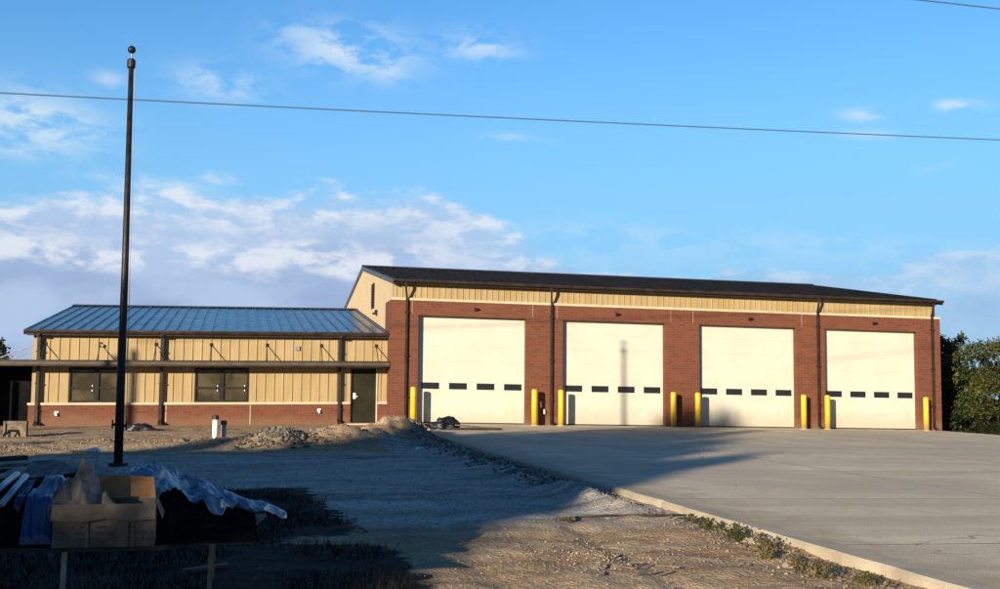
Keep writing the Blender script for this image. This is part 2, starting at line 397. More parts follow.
# gable ends
EAVE, RIDGE, DR, YE = 5.56, 7.266, 11.57, -.3
sl = (RIDGE-EAVE)/(DR-YE)
YB = 2*DR-YE
def roofz(y): return RIDGE - abs(y-DR)*sl
for xg, nm, x2 in ((.045, 'gable_wall', .25), (XR-.35, 'gable_wall', XR-.165)):
    poly = [(xg, .30, -.4), (xg, YB-.35, -.4), (xg, YB-.35, roofz(YB-.35)-.14), (xg, DR, RIDGE-.14), (xg, .30, roofz(.30)-.14)]
    b = MB(); b.prism(poly, (x2-xg, 0, 0))
    s_ = -1 if xg < 1 else 1; xw = xg if xg < 1 else x2
    y = .55
    while y < YB-.6:
        z1 = roofz(y)-.17
        b.prism([(xw, y-.04, .3), (xw+s_*.025, y-.02, .3), (xw+s_*.025, y+.02, .3), (xw, y+.04, .3)], (0,0,z1-.3)); y += .305
    b.build(nm, M['gable'], ST)
b = MB(); b.box(.25, XR-.35, YB-.6, YB-.35, -.4, 5.3); b.build('rear_wall', M['gable'], ST)
# roofs
def roof(name, x0, x1, ye, yr, ze, zr, yb, seam, th=.13, hs=.055, m='roofm'):
    zb = zr - (yb-yr)*(zr-ze)/(yr-ye)
    b = MB()
    b.prism([(x0,ye,ze),(x0,yr,zr),(x0,yb,zb),(x0,yb,zb-th),(x0,yr,zr-th),(x0,ye,ze-th)], (x1-x0,0,0))
    x = x0+.04
    while x < x1-.03:
        b.prism([(x,ye-.01,ze-.002),(x,yr,zr-.002),(x,yr,zr+hs),(x,ye-.01,ze+hs)], (.028,0,0))
        b.prism([(x,yr,zr-.002),(x,yb,zb-.002),(x,yb,zb+hs),(x,yr,zr+hs)], (.028,0,0))
        x += seam
    r = b.build(name, M[m], ST)
    c = MB(); s1 = (zr-ze)/(yr-ye)
    c.prism([(x0-.03,yr-.22,zr-.22*s1+hs+.01),(x0-.03,yr,zr+hs+.03),(x0-.03,yr+.22,zr-.22*s1+hs+.01),(x0-.03,yr+.22,zr-.22*s1+hs-.02),(x0-.03,yr,zr+hs),(x0-.03,yr-.22,zr-.22*s1+hs-.02)], (x1-x0+.06,0,0))
    c.build('ridge_cap', M['bronze'], r)
    for xa, xb in ((x0-.03, x0-.002), (x1+.002, x1+.03)):
        c = MB()
        c.prism([(xa,ye-.02,ze+.02),(xa,yr,zr+.03),(xa,yb,zb+.02),(xa,yb,zb-th-.05),(xa,yr,zr-th-.05),(xa,ye-.02,ze-th-.05)], (xb-xa,0,0))
        c.build('rake_trim', M['bronze'], r)
    return r
r1 = roof('roof', .0, XR-.06, YE, DR, EAVE, RIDGE, YB, .305, hs=.075, m='roofd')
def gutter(parent, x0, x1, y, ztop, h=.15, d=.13):
    b = MB()
    b.prism([(x0,y,ztop),(x0,y-d,ztop),(x0,y-d,ztop-h*.45),(x0,y-d*.7,ztop-h),(x0,y,ztop-h)], (x1-x0,0,0))
    return b.build('gutter', M['bronze'], parent)
gutter(r1, -.02, XR-.04, YE-.012, EAVE+.02, .11)
b = MB(); b.box(.02, XR-.1, YE+.01, .118, EAVE-.14, EAVE-.10); b.build('soffit', M['bronze'], r1)
for x in (.52, 6.38, 18.02, 23.40):
    b = MB()
    b.beam((x-.05,-.37,5.46),(x-.05,-.36,5.30),.08,.08,(0,1,0)); b.beam((x-.05,-.36,5.32),(x+.03,-.085,4.92),.075,.08); b.beam((x+.03,-.085,4.95),(x+.03,-.085,.10),.078,.08,(0,1,0)); b.beam((x+.03,-.085,.13),(x+.03,-.30,.03),.10,.08)
    for z in (1.0, 2.6, 4.3): b.box(x-.05, x+.11, -.135, -.005, z, z+.04)
    b.build('downspout', M['bronze'], ST)
# big sectional doors
for x in XS:
    b = MB(); ph = (HD+.03-.02)/7
    for i in range(7): b.box(x-.05, x+W+.05, .30, .352, .02+i*ph+(.011 if i else 0), .02+(i+1)*ph)
    b.box(x-.04, x+W+.04, .312, .345, .02, HD)
    d = b.build('garage_door', M['door'], ST)
    s_ = MB(); s_.box(x+.0, x+W, .285, .30, .0, .05); s_.build('door_seal', M['seal'], d)
    for k in range(4):
        xc = x+.54+1.115*k
        w_ = MB(); w_.box(xc-.355, xc-.32, .28, .298, 1.35, 1.60); w_.box(xc+.32, xc+.355, .28, .298, 1.35, 1.60)
        w_.box(xc-.32, xc+.32, .28, .298, 1.575, 1.60); w_.box(xc-.32, xc+.32, .28, .298, 1.35, 1.375)
        w_.box(xc-.32, xc+.32, .290, .2985, 1.375, 1.575)
        w_.build('door_window', M['glass'], d)
# wall lights above the doors
for x in (3.33, 9.19, 15.01, 20.72):
    b = MB(); b.box(x-.07, x+.07, -.06, -.02, 4.44, 4.56); b.prism([(x-.08,-.02,4.58),(x-.08,-.15,4.545),(x-.08,-.15,4.50),(x-.08,-.02,4.50)], (.16,0,0))
    b.build('wall_light', M['frame'], ST)
# gas and water stubs on the second pier
b = MB(); b.tube([(5.98,-.05,.92),(5.98,-.10,.80),(6.0,-.10,.70)], .035, 8); b.build('pipe_stub', M['white'], ST)
b = MB(); b.tube([(6.12,-.04,.62),(6.12,-.09,.58),(6.13,-.09,.44)], .04, 8)
b.build('pipe_stub', M['white'], ST)
b = MB(); b.box(23.87, 23.93, .1, .22, 3.45, 3.6); b.build('camera_bracket', M['white'], ST)
b = MB(); b.box(23.87, 23.93, .1, .22, 3.15, 3.25); b.build('camera_bracket', M['white'], ST)
# louvre and light high on the gable facing the wing
b = MB(); 
for i in range(9): b.box(-.035, .044, 6.6, 7.25, 4.95+i*.12, 4.95+i*.12+.085)
b.box(-.02, .04, 6.55, 6.6, 4.9, 6.05); b.box(-.02, .04, 7.25, 7.3, 4.9, 6.05)
b.build('louvre', M['frame'], ST)
b = MB(); b.box(-.16, .044, 5.2, 5.5, 4.55, 4.63); b.box(-.08, .044, 5.3, 5.4, 4.63, 4.75); b.build('wall_light', M['frame'], ST)

# office wing
WL, YW = -13.3, 1.0
wins = [(-12.0, -10.0), (-7.43, -5.41)]
DX0, DX1 = -1.42, -.47
b = MB()
cuts = [WL, -12.0, -10.0, -7.43, -5.41, DX0-.06, DX1+.06, -.045]
b.box(WL, -12.0, YW, YW+.2, .74, 3.42); b.box(-12.0, -10.0, YW, YW+.2, 2.12, 3.42); b.box(-10.0, -7.43, YW, YW+.2, .74, 3.42)
b.box(-7.43, -5.41, YW, YW+.2, 2.12, 3.42); b.box(-5.41, DX0-.06, YW, YW+.2, .74, 3.42); b.box(DX0-.06, DX1+.06, YW, YW+.2, 2.10, 3.42); b.box(DX1+.06, -.045, YW, YW+.2, .74, 3.42)
ribs(b, WL+.06, -.05, YW, 2.42, 3.4, .345, .06, .032)
ribs(b, WL+.06, -.05, YW, .83, 2.15, .345, .06, .032, [(-12.06,-9.94),(-7.49,-5.35),(DX0-.1,DX1+.1)])
b.build('siding', M['siding'], ST)
b = MB(); b.box(WL, WL+.2, YW+.2, 26.3, -.4, 3.42)
ZE, ZR, YWE, YWR = 3.50, 5.316, .60, 13.78
s2 = (ZR-ZE)/(YWR-YWE)
b.prism([(WL,YW+.2,3.42),(WL,26.3,3.42),(WL,YWR,ZR-.14)], (.2,0,0)); b.build('gable_wall', M['gable'], ST)
b = MB(); b.box(WL+.2, -.05, 26.1, 26.3, -.4, 3.4); b.build('rear_wall', M['gable'], ST)
b = MB(); b.box(WL-.08, DX0-.06, YW-.09, YW+.2, -.5, .72); b.box(DX1+.06, -.045, YW-.09, YW+.2, -.5, .72); b.box(WL-.08, WL-.002, YW+.2, 26.4, -.5, .72); b.build('wainscot', M['brick'], ST)
b = MB(); b.box(WL-.11, DX0-.06, YW-.13, YW-.001, .722, .81); b.box(DX1+.06, -.045, YW-.13, YW-.001, .722, .81); b.box(WL-.11, WL-.001, YW, 26.4, .722, .81)
for x in (-12.95, -5.32, -8.45): b.box(x-.012, x+.012, YW-.095, YW-.088, -.1, .715)
b.build('sill_trim', M['trim'], ST)
r2 = roof('roof', WL-.26, -.05, YWE, YWR, ZE, ZR, 27.0, .445)
gutter(r2, WL-.28, -.06, YWE-.012, ZE+.02, .14, .12)
b = MB(); b.box(WL-.2, -.06, YWE+.01, YW-.002, ZE-.18, ZE-.135); b.build('soffit', M['bronze'], r2)
for x in (-13.08, -8.66, -1.93):
    b = MB(); b.beam((x,.50,3.335),(x,.83,3.29),.13,.07); b.beam((x,.83,3.32),(x,.83,.05),.115,.10,(0,1,0)); b.beam((x,.83,.08),(x,.58,-.0),.13,.1)
    for z in (.5, 1.5, 2.7): b.box(x-.09, x+.09, .76, .995, z, z+.04)
    b.build('downspout', M['bronze'], ST)
# canopy, wrapping the left end of the wing
b = MB(); b.box(-16.2, -.06, -.0, YW-.003, 2.18, 2.365); b.box(-16.2, WL-.12, YW-.003, 8.5, 2.18, 2.365)
cn = b.build('canopy', M['canopy'], ST, bevel=.008)
b = MB(); b.box(-16.22, -.06, -.027, -.001, 2.335, 2.385); b.build('canopy_edge', M['bronze'], cn)
b = MB(); b.box(-16.22, -.06, -.027, -.001, 2.16, 2.22); b.build('canopy_edge', M['bronze'], cn)
for x in (-12.89, -10.92, -8.90, -6.86, -4.75, -2.66, -.50):
    b = MB(); b.tube([(x, YW-.03, 3.02), (x, .1, 2.38)], .018, 6); b.box(x-.05, x+.05, YW-.05, YW-.033, 2.95, 3.08); b.box(x-.03, x+.03, -.0+.05, .14, 2.367, 2.41)
    b.build('canopy_rod', M['bronze'], cn)
for y in (1.9, 4.2, 6.5):
    b = MB(); b.tube([(WL-.03, y, 3.02), (-14.9, y, 2.38)], .022, 6); b.box(WL-.05, WL-.002, y-.05, y+.05, 2.95, 3.08)
    b.build('canopy_rod', M['greyp'], cn)
# flat black panels that stand in for deep shade under the canopy's left end
b = MB(); b.box(-16.1, WL-.12, 2.2, 2.25, -.4, 2.178); b.box(-16.15, -16.1, .0, 8.4, -.4, 2.178); b.build('porch_shade_panel', M['shade_black'], ST)
for x in (-16.1,):
    b = MB(); b.box(x-.07, x+.07, -.3, -.16, -.5, 2.178); b.build('canopy_post', M['bronze'], ST)
# windows
for x0, x1 in wins:
    b = MB(); y0, y1 = YW-.035, YW+.10
    z0, z1 = .815, 2.12
    b.box(x0, x0+.07, y0, y1, z0, z1); b.box(x1-.07, x1, y0, y1, z0, z1); b.box(x0+.07, x1-.07, y0, y1, z1-.07, z1); b.box(x0+.07, x1-.07, y0, y1, z0, z0+.07)
    xm = (x0+x1)/2; b.box(xm-.08, xm+.08, y0, y1, z0+.07, z1-.07)
    for a, c in ((x0+.07, xm-.08), (xm+.08, x1-.07)): b.box(a, c, y0+.02, y1, 1.32, 1.40)
    w_ = b.build('window', M['frame'], ST)
    for a, c in ((x0+.07, xm-.08), (xm+.08, x1-.07)):
        for q0, q1 in ((z0+.07, 1.32), (1.40, z1-.07)):
            p = MB(); p.box(a, c, YW+.03, YW+.045, q0, q1); p.build('pane', M['blind'], w_)
        for zq in (1.41, 1.23):
            p = MB(); p.box(c-.09, c-.055, YW-.03, YW-.015, zq, zq+.055); p.build('latch', M['white'], w_)
# person door
b = MB(); b.box(DX0-.06, DX0, YW-.04, YW+.1, 0, 2.1); b.box(DX0, DX1, YW-.04, YW+.1, 2.04, 2.1); f_ = b.build('door_frame', M['frame'], ST)
b = MB(); b.box(DX1, DX1+.05, YW-.05, YW+.1, 0, 2.1); b.build('door_jamb', M['trim'], ST)
b = MB(); b.box(DX0, DX1, YW+.02, YW+.07, .015, 2.038); b.box(DX0+.14, DX1-.14, YW+.012, YW+.02, 1.05, 1.85); b.box(DX0+.14, DX1-.14, YW+.012, YW+.02, .2, .9); d = b.build('entrance_door', M['mandoor'], ST)
b = MB(); b.tube([(DX0+.10, YW+.01, 1.02), (DX0+.10, YW-.05, 1.02), (DX0+.22, YW-.05, 1.02)], .022, 8); b.box(DX0+.05, DX0+.15, YW+.0, YW+.018, .93, 1.16); b.build('handle', M['white'], d)
b = MB(); b.box(DX0-.3, DX1+.3, -.3, YW-.05, -.3, -.005); b.build('doorstep', M['concrete'], ST)
b = MB(); b.box(-3.68, -3.49, YW-.09, YW-.033, 2.82, 2.98)
for i in range(4): b.box(-3.67, -3.50, YW-.105, YW-.09, 2.835+i*.035, 2.855+i*.035)
b.build('vent', M['greyp'], ST)
for x, z in ((-12.38, .40), (-2.69, .46)):
    b = MB(); b.tube([(x, YW-.09, z+.03), (x, YW-.17, z+.03), (x+.01, YW-.19, z-.08)], .035, 8); b.box(x-.07, x+.07, YW-.11, YW-.092, z-.03, z+.09); b.build('hose_bib', M['white'], ST)
b = MB(); b.box(-.25, -.12, YW-.08, YW-.034, 1.95, 2.05) if False else b.box(-10.92, -10.8, YW-.12, YW-.033, 2.9, 3.0); b.build('wall_light', M['greyp'], ST)

# ------------------------------------------------------------------ bollards
def bollard(loc):
    o = empty('bollard', loc)
    b = MB(); b.tube([(0,0,-.3),(0,0,1.36),(0,0,1.395),(0,0,1.415),(0,0,1.422)], [.115,.115,.105,.075,.03], 20)
    b.build('post', M['yellow'], o, tilt=False, smooth=True)
    b = MB(); b.tube([(0,0,-.02),(0,0,.012)], .17, 20); b.build('base_collar', M['concrete'], o, tilt=False)
    return o
bx = [.80, 5.62, 6.70, 11.42, 12.47, 17.15, 18.22, 22.80]
words = ['at the left edge of the first bay door', 'at the right edge of the first bay door', 'at the left edge of the second bay door', 'at the right edge of the second bay door',
         'at the left edge of the third bay door', 'at the right edge of the third bay door', 'at the left edge of the fourth bay door', 'at the right edge of the fourth bay door']
b0 = bollard((bx[0], -.5, apz(bx[0], -.5)))
for i, x in enumerate(bx):
    o = b0 if i == 0 else copy_tree(b0)
    o.location = (x, -.5, apz(x, -.5)); o.rotation_euler.z = i*.7
    tag(o, 'yellow steel bollard ' + words[i], 'bollard', 'yellow bollards guarding the bay doors')

# ------------------------------------------------------------------ flagpole, utility poles, wires
FP = (-8.18, -20.8)
fz = dirt(*FP)
o = empty('flagpole', (*FP, fz)); tag(o, 'tall dark flagpole with a ball on top, standing before the office wing', 'flagpole')
b = MB(); H = 7.95-fz
b.tube([(0,0,-.4),(0,0,1.5),(0,0,4.),(-.02,0,H)], [.090,.086,.070,.048], 20); b.build('shaft', M['pole'], o, tilt=False, smooth=True)
b = MB(); b.tube([(-.02,0,H-.16),(-.02,0,H-.13),(-.02,0,H+.02),(-.02,0,H+.05)], [.06,.085,.085,.05], 16); b.build('truck', M['pole'], o, tilt=False, smooth=False)
b = MB(); b.tube([(-.02,0,H+.04),(-.02,0,H+.17)], .014, 8); b.build('spindle', M['greyp'], o, tilt=False)
b = MB(); k = 9; b.tube([(-.02,0,H+.24-.082*math.cos(math.pi*i/k)) for i in range(k+1)], [max(.003, .082*math.sin(math.pi*i/k)) for i in range(k+1)], 18); b.build('ball', M['pole'], o, tilt=False, smooth=True)
b = MB(); b.box(-.15,-.085,-.02,.02,.80,.85); b.box(-.15,-.12,-.03,.03,.74,.92); b.build('cleat', M['pole'], o, tilt=False)
b = MB(); b.box(.085,.15,-.02,.02,.78,.83); b.box(.12,.15,-.03,.03,.72,.90); b.build('cleat', M['pole'], o, tilt=False)
b = MB(); b.tube([(.075,-.03,H-.08),(.10,-.04,H*.5),(.135,-.02,.84)], .006, 5); b.build('halyard', M['greyp'], o, tilt=False)
b = MB(); b.tube([(0,0,-.05),(0,0,.06)], .2, 20); b.build('base_flange', M['pole'], o, tilt=False)

def utility_pole(x, y, H, lab):
    z = dirt(x, y); o = empty('utility_pole', (x, y, z)); tag(o, lab, 'utility pole', 'utility poles carrying the overhead wire')
    b = MB(); b.tube([(0,0,-.5),(0,0,H*.5),(0,0,H)], [.17,.15,.11], 12); b.build('shaft', M['rust'], o, tilt=False, smooth=True)
    b = MB(); b.box(-.06,.06,-.9,.9,H-.55,H-.42); b.build('crossarm', M['rust'], o, tilt=False)
    for q in (-.8, 0, .8):
        b = MB(); b.tube([(0,q,H-.42 if q else H),(0,q,H-.30 if q else H+.12)], [.05,.035], 8); b.build('insulator', M['greyp'], o, tilt=False)
    return o
CAMP = Vector((-5.9357,-45.9328,1.1435)); YAW, PIT, ROLL, FPX = .2192054, .0840460, .00885457, 1184.366
LP = (-26.1, -18.5); RP = (52., -12.)
def wire_pt(az, el):                 # where the overhead line's vertical plane meets a bearing from the road
    a = R(az); d = Vector((math.sin(a), math.cos(a))); n = Vector((RP[1]-LP[1], -(RP[0]-LP[0])))
    t = (Vector(LP)-CAMP.xy).dot(n)/d.dot(n); p = CAMP.xy + d*t
    return Vector((p.x, p.y, CAMP.z + t*math.tan(R(el))))
A_, B_ = wire_pt(-10.76, 12.96), wire_pt(35.7, 11.48)
def wline(x):
    t = (x-A_.x)/(B_.x-A_.x); return A_.lerp(B_, t)
pl, pr = wline(LP[0]), wline(RP[0])
utility_pole(pl.x, pl.y, pl.z-.02-dirt(pl.x, pl.y)-.1, 'wooden utility pole with crossarm beyond the left edge, at the wire end')
utility_pole(pr.x, pr.y, pr.z-.02-dirt(pr.x, pr.y)-.1, 'wooden utility pole with crossarm beyond the right edge, at the wire end')
b = MB(); n_ = 24
b.tube([pl.lerp(pr, i/n_) + Vector((0,0,.25-1.0*(i/n_)*(1-i/n_))) for i in range(n_+1)], .017, 6)
o = b.build('power_line', M['cable'], tilt=False); tag(o, 'long overhead wire crossing the whole sky above the station', 'wire')
p1, p2 = Vector((13.08-3.2,-21,0)), Vector((0,0,0))
def at_az(az, el, dist):
    a = R(az); return Vector((CAMP.x+math.sin(a)*dist, CAMP.y+math.cos(a)*dist, CAMP.z+dist*math.tan(R(el))))
q1, q2 = at_az(32.43, 17.89, 26.), at_az(35.85, 17.15, 27.6)
b = MB(); b.tube([q1+(q1-q2)*6, q1, q2, q2+(q2-q1)*14], .014, 6); o = b.build('power_line', M['cable'], tilt=False); tag(o, 'short run of overhead wire in the top right corner of the sky', 'wire')

# ------------------------------------------------------------------ trees
def leaf_cloud(cl, n, size, rnd, flat=.6):
    """cl: list of (centre, radii, weight); leaf-sized quads scattered in clumps through each lobe"""
    b = MB(); tot = sum(c[2] for c in cl)
    for c, rad, w in cl:
        m = int(n*w/tot); k = 0
        subs = []
        for _ in range(max(5, m//60)):
            while True:
                p = Vector((rnd.uniform(-1,1), rnd.uniform(-1,1), rnd.uniform(-1,1)))
                if .25 < p.length < 1: break
            subs.append((Vector((c[0]+p.x*rad[0], c[1]+p.y*rad[1], c[2]+p.z*rad[2])), rnd.uniform(.12,.28)*min(rad)))
        while k < m:
            s, sr = rnd.choice(subs)
            p = s + Vector((rnd.gauss(0,1), rnd.gauss(0,1), rnd.gauss(0,.8)))*sr
            a = rnd.uniform(0, 6.283); t = rnd.uniform(-1.1, 1.1); L = size*rnd.uniform(.6,1.4); w2 = L*rnd.uniform(.35,.6)
            u = Vector((math.cos(a)*math.cos(t), math.sin(a)*math.cos(t), math.sin(t)))*L
            v = u.cross(Vector((rnd.uniform(-1,1), rnd.uniform(-1,1), rnd.uniform(-1,1)))).normalized()*w2
            i = len(b.v); b.v += [tuple(p), tuple(p+u*.5+v*.5), tuple(p+u), tuple(p+u*.5-v*.5)]; b.f.append((i,i+1,i+2,i+3)); k += 1
    return b
def tree_parts(root, H, spread, lobes, n, leaf, seed, matl='leaf', trunk_r=.16, low=.25):
    rnd = random.Random(seed); b = MB()
    b.tube([(0,0,-.5),(rnd.uniform(-.1,.1),0,H*.3),(rnd.uniform(-.2,.2),.1,H*.65),(0,0,H*.9)], [trunk_r*1.25,trunk_r,trunk_r*.6,trunk_r*.15], 8)
    cl = []
    for i in range(lobes):
        a = 6.283*i/lobes + rnd.uniform(-.5,.5); h = H*rnd.uniform(low+.12, .86); rr_ = spread*rnd.uniform(.35,.85)*(1.1-.5*abs(h/H-.5))
        c = (math.cos(a)*rr_, math.sin(a)*rr_, h); s_ = spread*rnd.uniform(.30,.5)
        b.tube([(0,0,h*.45),(c[0]*.5,c[1]*.5,h*.75),(c[0],c[1],h)], [trunk_r*.45,trunk_r*.3,trunk_r*.08], 6)
        cl.append((c, (s_, s_, s_*.85), s_**2))
    cl.append(((0,0,H*.88), (spread*.35,)*2+(H*.12,), .12*spread**2))
    cl.append(((0,0,H*.55), (spread*.45,)*2+(H*.22,), .4*spread**2))
    b.build('trunk', M['bark'], root, tilt=False, smooth=True)
    leaf_cloud(cl, n, leaf, rnd).build('crown', M[matl], root, tilt=False)
def tree(name, x, y, H, spread, lobes, n, leaf, seed, label, matl='leaf', group=None, dz=0, **kw):
    o = empty(name, (x, y, dirt(x, y)+dz)); tag(o, label, 'tree', group); tree_parts(o, H, spread, lobes, n, leaf, seed, matl, **kw); return o
G1 = 'trees beyond the right end of the station'
tree('leafy_tree', 26.7, 4.9, 5.5, 2.5, 14, 14000, .17, 11, 'olive green leafy tree touching the right corner of the station', group=G1, low=.05)
tree('leafy_tree', 30.4, 4.6, 5.6, 2.3, 12, 12000, .17, 12, 'taller leafy tree at the right edge, reaching out of the photo', group=G1, low=-.02)
tree('leafy_tree', 28.6, 5.8, 5.3, 2.2, 12, 14000, .17, 17, 'leafy tree filling the gap between the corner tree and the edge tree', group=G1, low=-.05)
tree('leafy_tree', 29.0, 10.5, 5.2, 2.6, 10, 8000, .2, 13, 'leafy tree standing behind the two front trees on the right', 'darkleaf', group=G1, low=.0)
def bush(x, y, w, h, seed, n, leaf, label, group, matl='darkleaf'):  # default leaf colour is darkened to paint the shade below the trees
    rnd = random.Random(seed); o = empty('bush', (x, y, dirt(x, y))); tag(o, label, 'bush', group)
    cl = [((rnd.uniform(-.7,.7)*w, rnd.uniform(-.5,.5)*w, h*rnd.uniform(.25,.6)), (w*.55, w*.5, h*.42), 1) for _ in range(5)]
    b = MB()
    for i in range(5): b.tube([(0,0,-.2),(cl[i][0][0]*.5,cl[i][0][1]*.5,h*.3),cl[i][0]], [.05,.035,.01], 5)
    b.build('stem', M['bark'], o, tilt=False); leaf_cloud(cl, n, leaf, rnd).build('foliage', M[matl], o, tilt=False)
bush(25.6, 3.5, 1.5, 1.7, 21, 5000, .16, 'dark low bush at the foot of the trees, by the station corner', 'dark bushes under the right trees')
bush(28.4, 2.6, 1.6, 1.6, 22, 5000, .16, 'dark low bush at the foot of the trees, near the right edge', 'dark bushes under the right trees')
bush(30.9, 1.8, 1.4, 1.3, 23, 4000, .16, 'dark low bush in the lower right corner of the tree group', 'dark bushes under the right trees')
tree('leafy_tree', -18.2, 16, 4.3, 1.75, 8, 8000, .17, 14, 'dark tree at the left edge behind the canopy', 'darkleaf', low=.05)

# the tall trees across the road, towards the sun, whose shade falls over the yard
sa, ca_ = math.sin(R(SUN_AZ)), math.cos(R(SUN_AZ))
def sunward(t, s): return (t*sa + s*ca_, t*ca_ - s*sa)
G2 = 'tall shade trees across the road'
p0 = None
spec = [(-80,-26,11.4,4.6),(-76,-19,11.3,4.6),(-79,-12.5,11.8,4.6),(-76,-6.5,11.4,4.2),(-75,-1,11.2,4.2),(-77,4.2,11.9,3.7),(-74,8.7,15.0,2.4),(-77,10.7,16.3,2.6),(-75,12.5,14.9,2.3),(-78,13.9,14.0,2.3),(-76,15.5,12.3,2.2),(-74,17.0,10.2,2.1),(-75,18.9,8.8,1.8)]
for i, (t, s, H, sp) in enumerate(spec):
    x, y = sunward(t, s)
    if p0 is None:
        p0 = empty('shade_tree', (x, y, dirt(x, y))); tree_parts(p0, 10., 4., 16, 17000, .75, 40, 'darkleaf', trunk_r=.3, low=-.1); o = p0
    else: o = copy_tree(p0)
    o.location = (x, y, dirt(x, y)); o.scale = (sp/4., sp/4., H/10.); o.rotation_euler.z = i*1.3
    tag(o, ('dense shade tree across the road, ' + ['first','second','third','fourth','fifth','sixth','seventh','eighth and tallest','ninth','tenth','eleventh','twelfth','thirteenth and smallest'][i] + ' from the left'), 'tree', G2)

# ------------------------------------------------------------------ loose stones
def stones(name, pts, m, lab, cat):
    b = MB()
    for x, y, r, rnd in pts:
        z = dirt(x, y) + r*.25; i = len(b.v); q = [rnd.uniform(.65,1.25) for _ in range(6)]
        a = rnd.uniform(0, 3.14); c, s_ = math.cos(a)*r, math.sin(a)*r
        b.v += [(x+c*q[0], y+s_*q[0], z), (x-s_*q[1], y+c*q[1], z), (x-c*q[2], y-s_*q[2], z), (x+s_*q[3], y-c*q[3], z), (x, y, z+r*.75*q[4]), (x, y, z-r*.6)]
        b.f += [(i+p_[0], i+p_[1], i+p_[2]) for p_ in ((0,1,4),(1,2,4),(2,3,4),(3,0,4),(1,0,5),(2,1,5),(3,2,5),(0,3,5))]
    o = b.build(name, m, tilt=False); tag(o, lab, cat, kind='stuff'); return o
rnd = random.Random(5); pts = []
for _ in range(2600):                                    # beside the slab edge
    y = rnd.uniform(-37.5, -8); x = -.05 - abs(rnd.gauss(0, .38)); pts.append((x, y, rnd.uniform(.008,.024)*(1.6 if rnd.random() < .08 else 1), rnd))
for _ in range(3000):                                    # over the yard
    y = rnd.uniform(-38, -17); x = rnd.uniform(-4.2 if y < -25 else -10, -.2); pts.append((x, y, rnd.uniform(.005,.015), rnd))
for _ in range(700):
    a, r_ = rnd.uniform(0, 6.28), abs(rnd.gauss(0, .7)); pts.append((-2.3+math.cos(a)*r_*1.2, -34.2+math.sin(a)*r_*1.6, rnd.uniform(.006,.02), rnd))
for _ in range(2600):
    mx, my, h, rx, ry = rnd.choice(MOUNDS); pts.append((min(-.1, mx+rnd.gauss(0, rx*.75)), my+rnd.gauss(0, ry*.75), rnd.uniform(.01,.04), rnd))
for _ in range(700):
    pts.append((rnd.uniform(-15,-.5), rnd.uniform(-17,-3), rnd.uniform(.01,.035), rnd))
stones('gravel', pts, M['rock'], 'loose pale stones strewn over the dirt and along the slab edge', 'gravel')
pts = [(-4.75+rnd.gauss(0,.38), -14.3+rnd.gauss(0,.4), rnd.uniform(.03,.10), rnd) for _ in range(420)] + [(-.6+rnd.gauss(0,.2), rnd.uniform(-27,-9), rnd.uniform(.02,.06), rnd) for _ in range(1300)]
stones('rubble', pts, M['darkrock'], 'dark broken rubble on the mound and in the berm beside the slab', 'rubble')
# a few rocks big enough to count
def rock(x, y, r, lab, m='rock', seed=0):
    bm = bmesh.new(); bmesh.ops.create_icosphere(bm, subdivisions=3, radius=r); rn = random.Random(seed)
    for v in bm.verts:
        f = 1 + .35*mn.noise(v.co/r*1.3+Vector((seed*3.1,0,0))) + .1*mn.noise(v.co/r*4); v.co = Vector((v.co.x*f*1.25, v.co.y*f, v.co.z*f*.6))
    me = bpy.data.meshes.new('rock'); bm.to_mesh(me); bm.free(); me.materials.append(M[m])
    o = bpy.data.objects.new('rock', me); COL.objects.link(o); o.location = (x, y, dirt(x, y)+r*.2); tag(o, lab, 'rock', 'rocks lying about the yard')
rock(-9.15, -16.3, .15, 'pale rock in the sunlit dirt left of the flagpole', 'white', 1)
rock(-5.95, -15.6, .17, 'dark lump on the sunlit dirt left of the gravelly mound', 'darkrock', 2)
rock(-1.3, -15.8, .09, 'small pale rock in the shade below the tallest mound', 'white', 3)
rock(-.28, -33.6, .11, 'pale rock among the weeds beside the slab edge', 'rock', 4)
rock(-.45, -35.0, .12, 'pale broken rock at the end of the weeds, low on the right', 'rock', 5)
rock(.22, -33.05, .035, 'tiny white pebble on top of the slab edge', 'white', 6)
rock(-7.3, -13.5, .14, 'dark stone on the dirt in front of the capped white pipe', 'darkrock', 7)

# ------------------------------------------------------------------ weeds and grass
def weed(x, y, r, h, seed, lab):
    rn = random.Random(seed); z0 = dirt(x, y); o = empty('weed_clump', (x, y, z0)); tag(o, lab, 'weed', 'weeds growing along the slab edge')
    b = MB()
    for _ in range(int(330*r/.25)):
        a, q = rn.uniform(0,6.283), abs(rn.gauss(0,.5))*r; px, py = math.cos(a)*q, math.sin(a)*q*1.5
        hh = h*rn.uniform(.15,1)*(1-.5*q/r/1.5); L = rn.uniform(.02,.055); az = rn.uniform(0,6.283)
        d = Vector((math.cos(az), math.sin(az), rn.uniform(-.3,.9)))*L; w = Vector((-d.y, d.x, rn.uniform(-.02,.02)))*.35
        p = Vector((px, py, hh)); i = len(b.v); b.v += [tuple(p), tuple(p+d*.5+w), tuple(p+d), tuple(p+d*.5-w)]; b.f.append((i,i+1,i+2,i+3))
    b.build('foliage', M['weed'], o, tilt=False)
    b = MB()
    for _ in range(14):
        a, q = rn.uniform(0,6.283), rn.uniform(0,.6)*r; b.tube([(math.cos(a)*q*.4, math.sin(a)*q*.4, -.03), (math.cos(a)*q, math.sin(a)*q*1.3, h*.8)], [.004,.002], 4)
    b.build('stem', M['weed'], o, tilt=False)
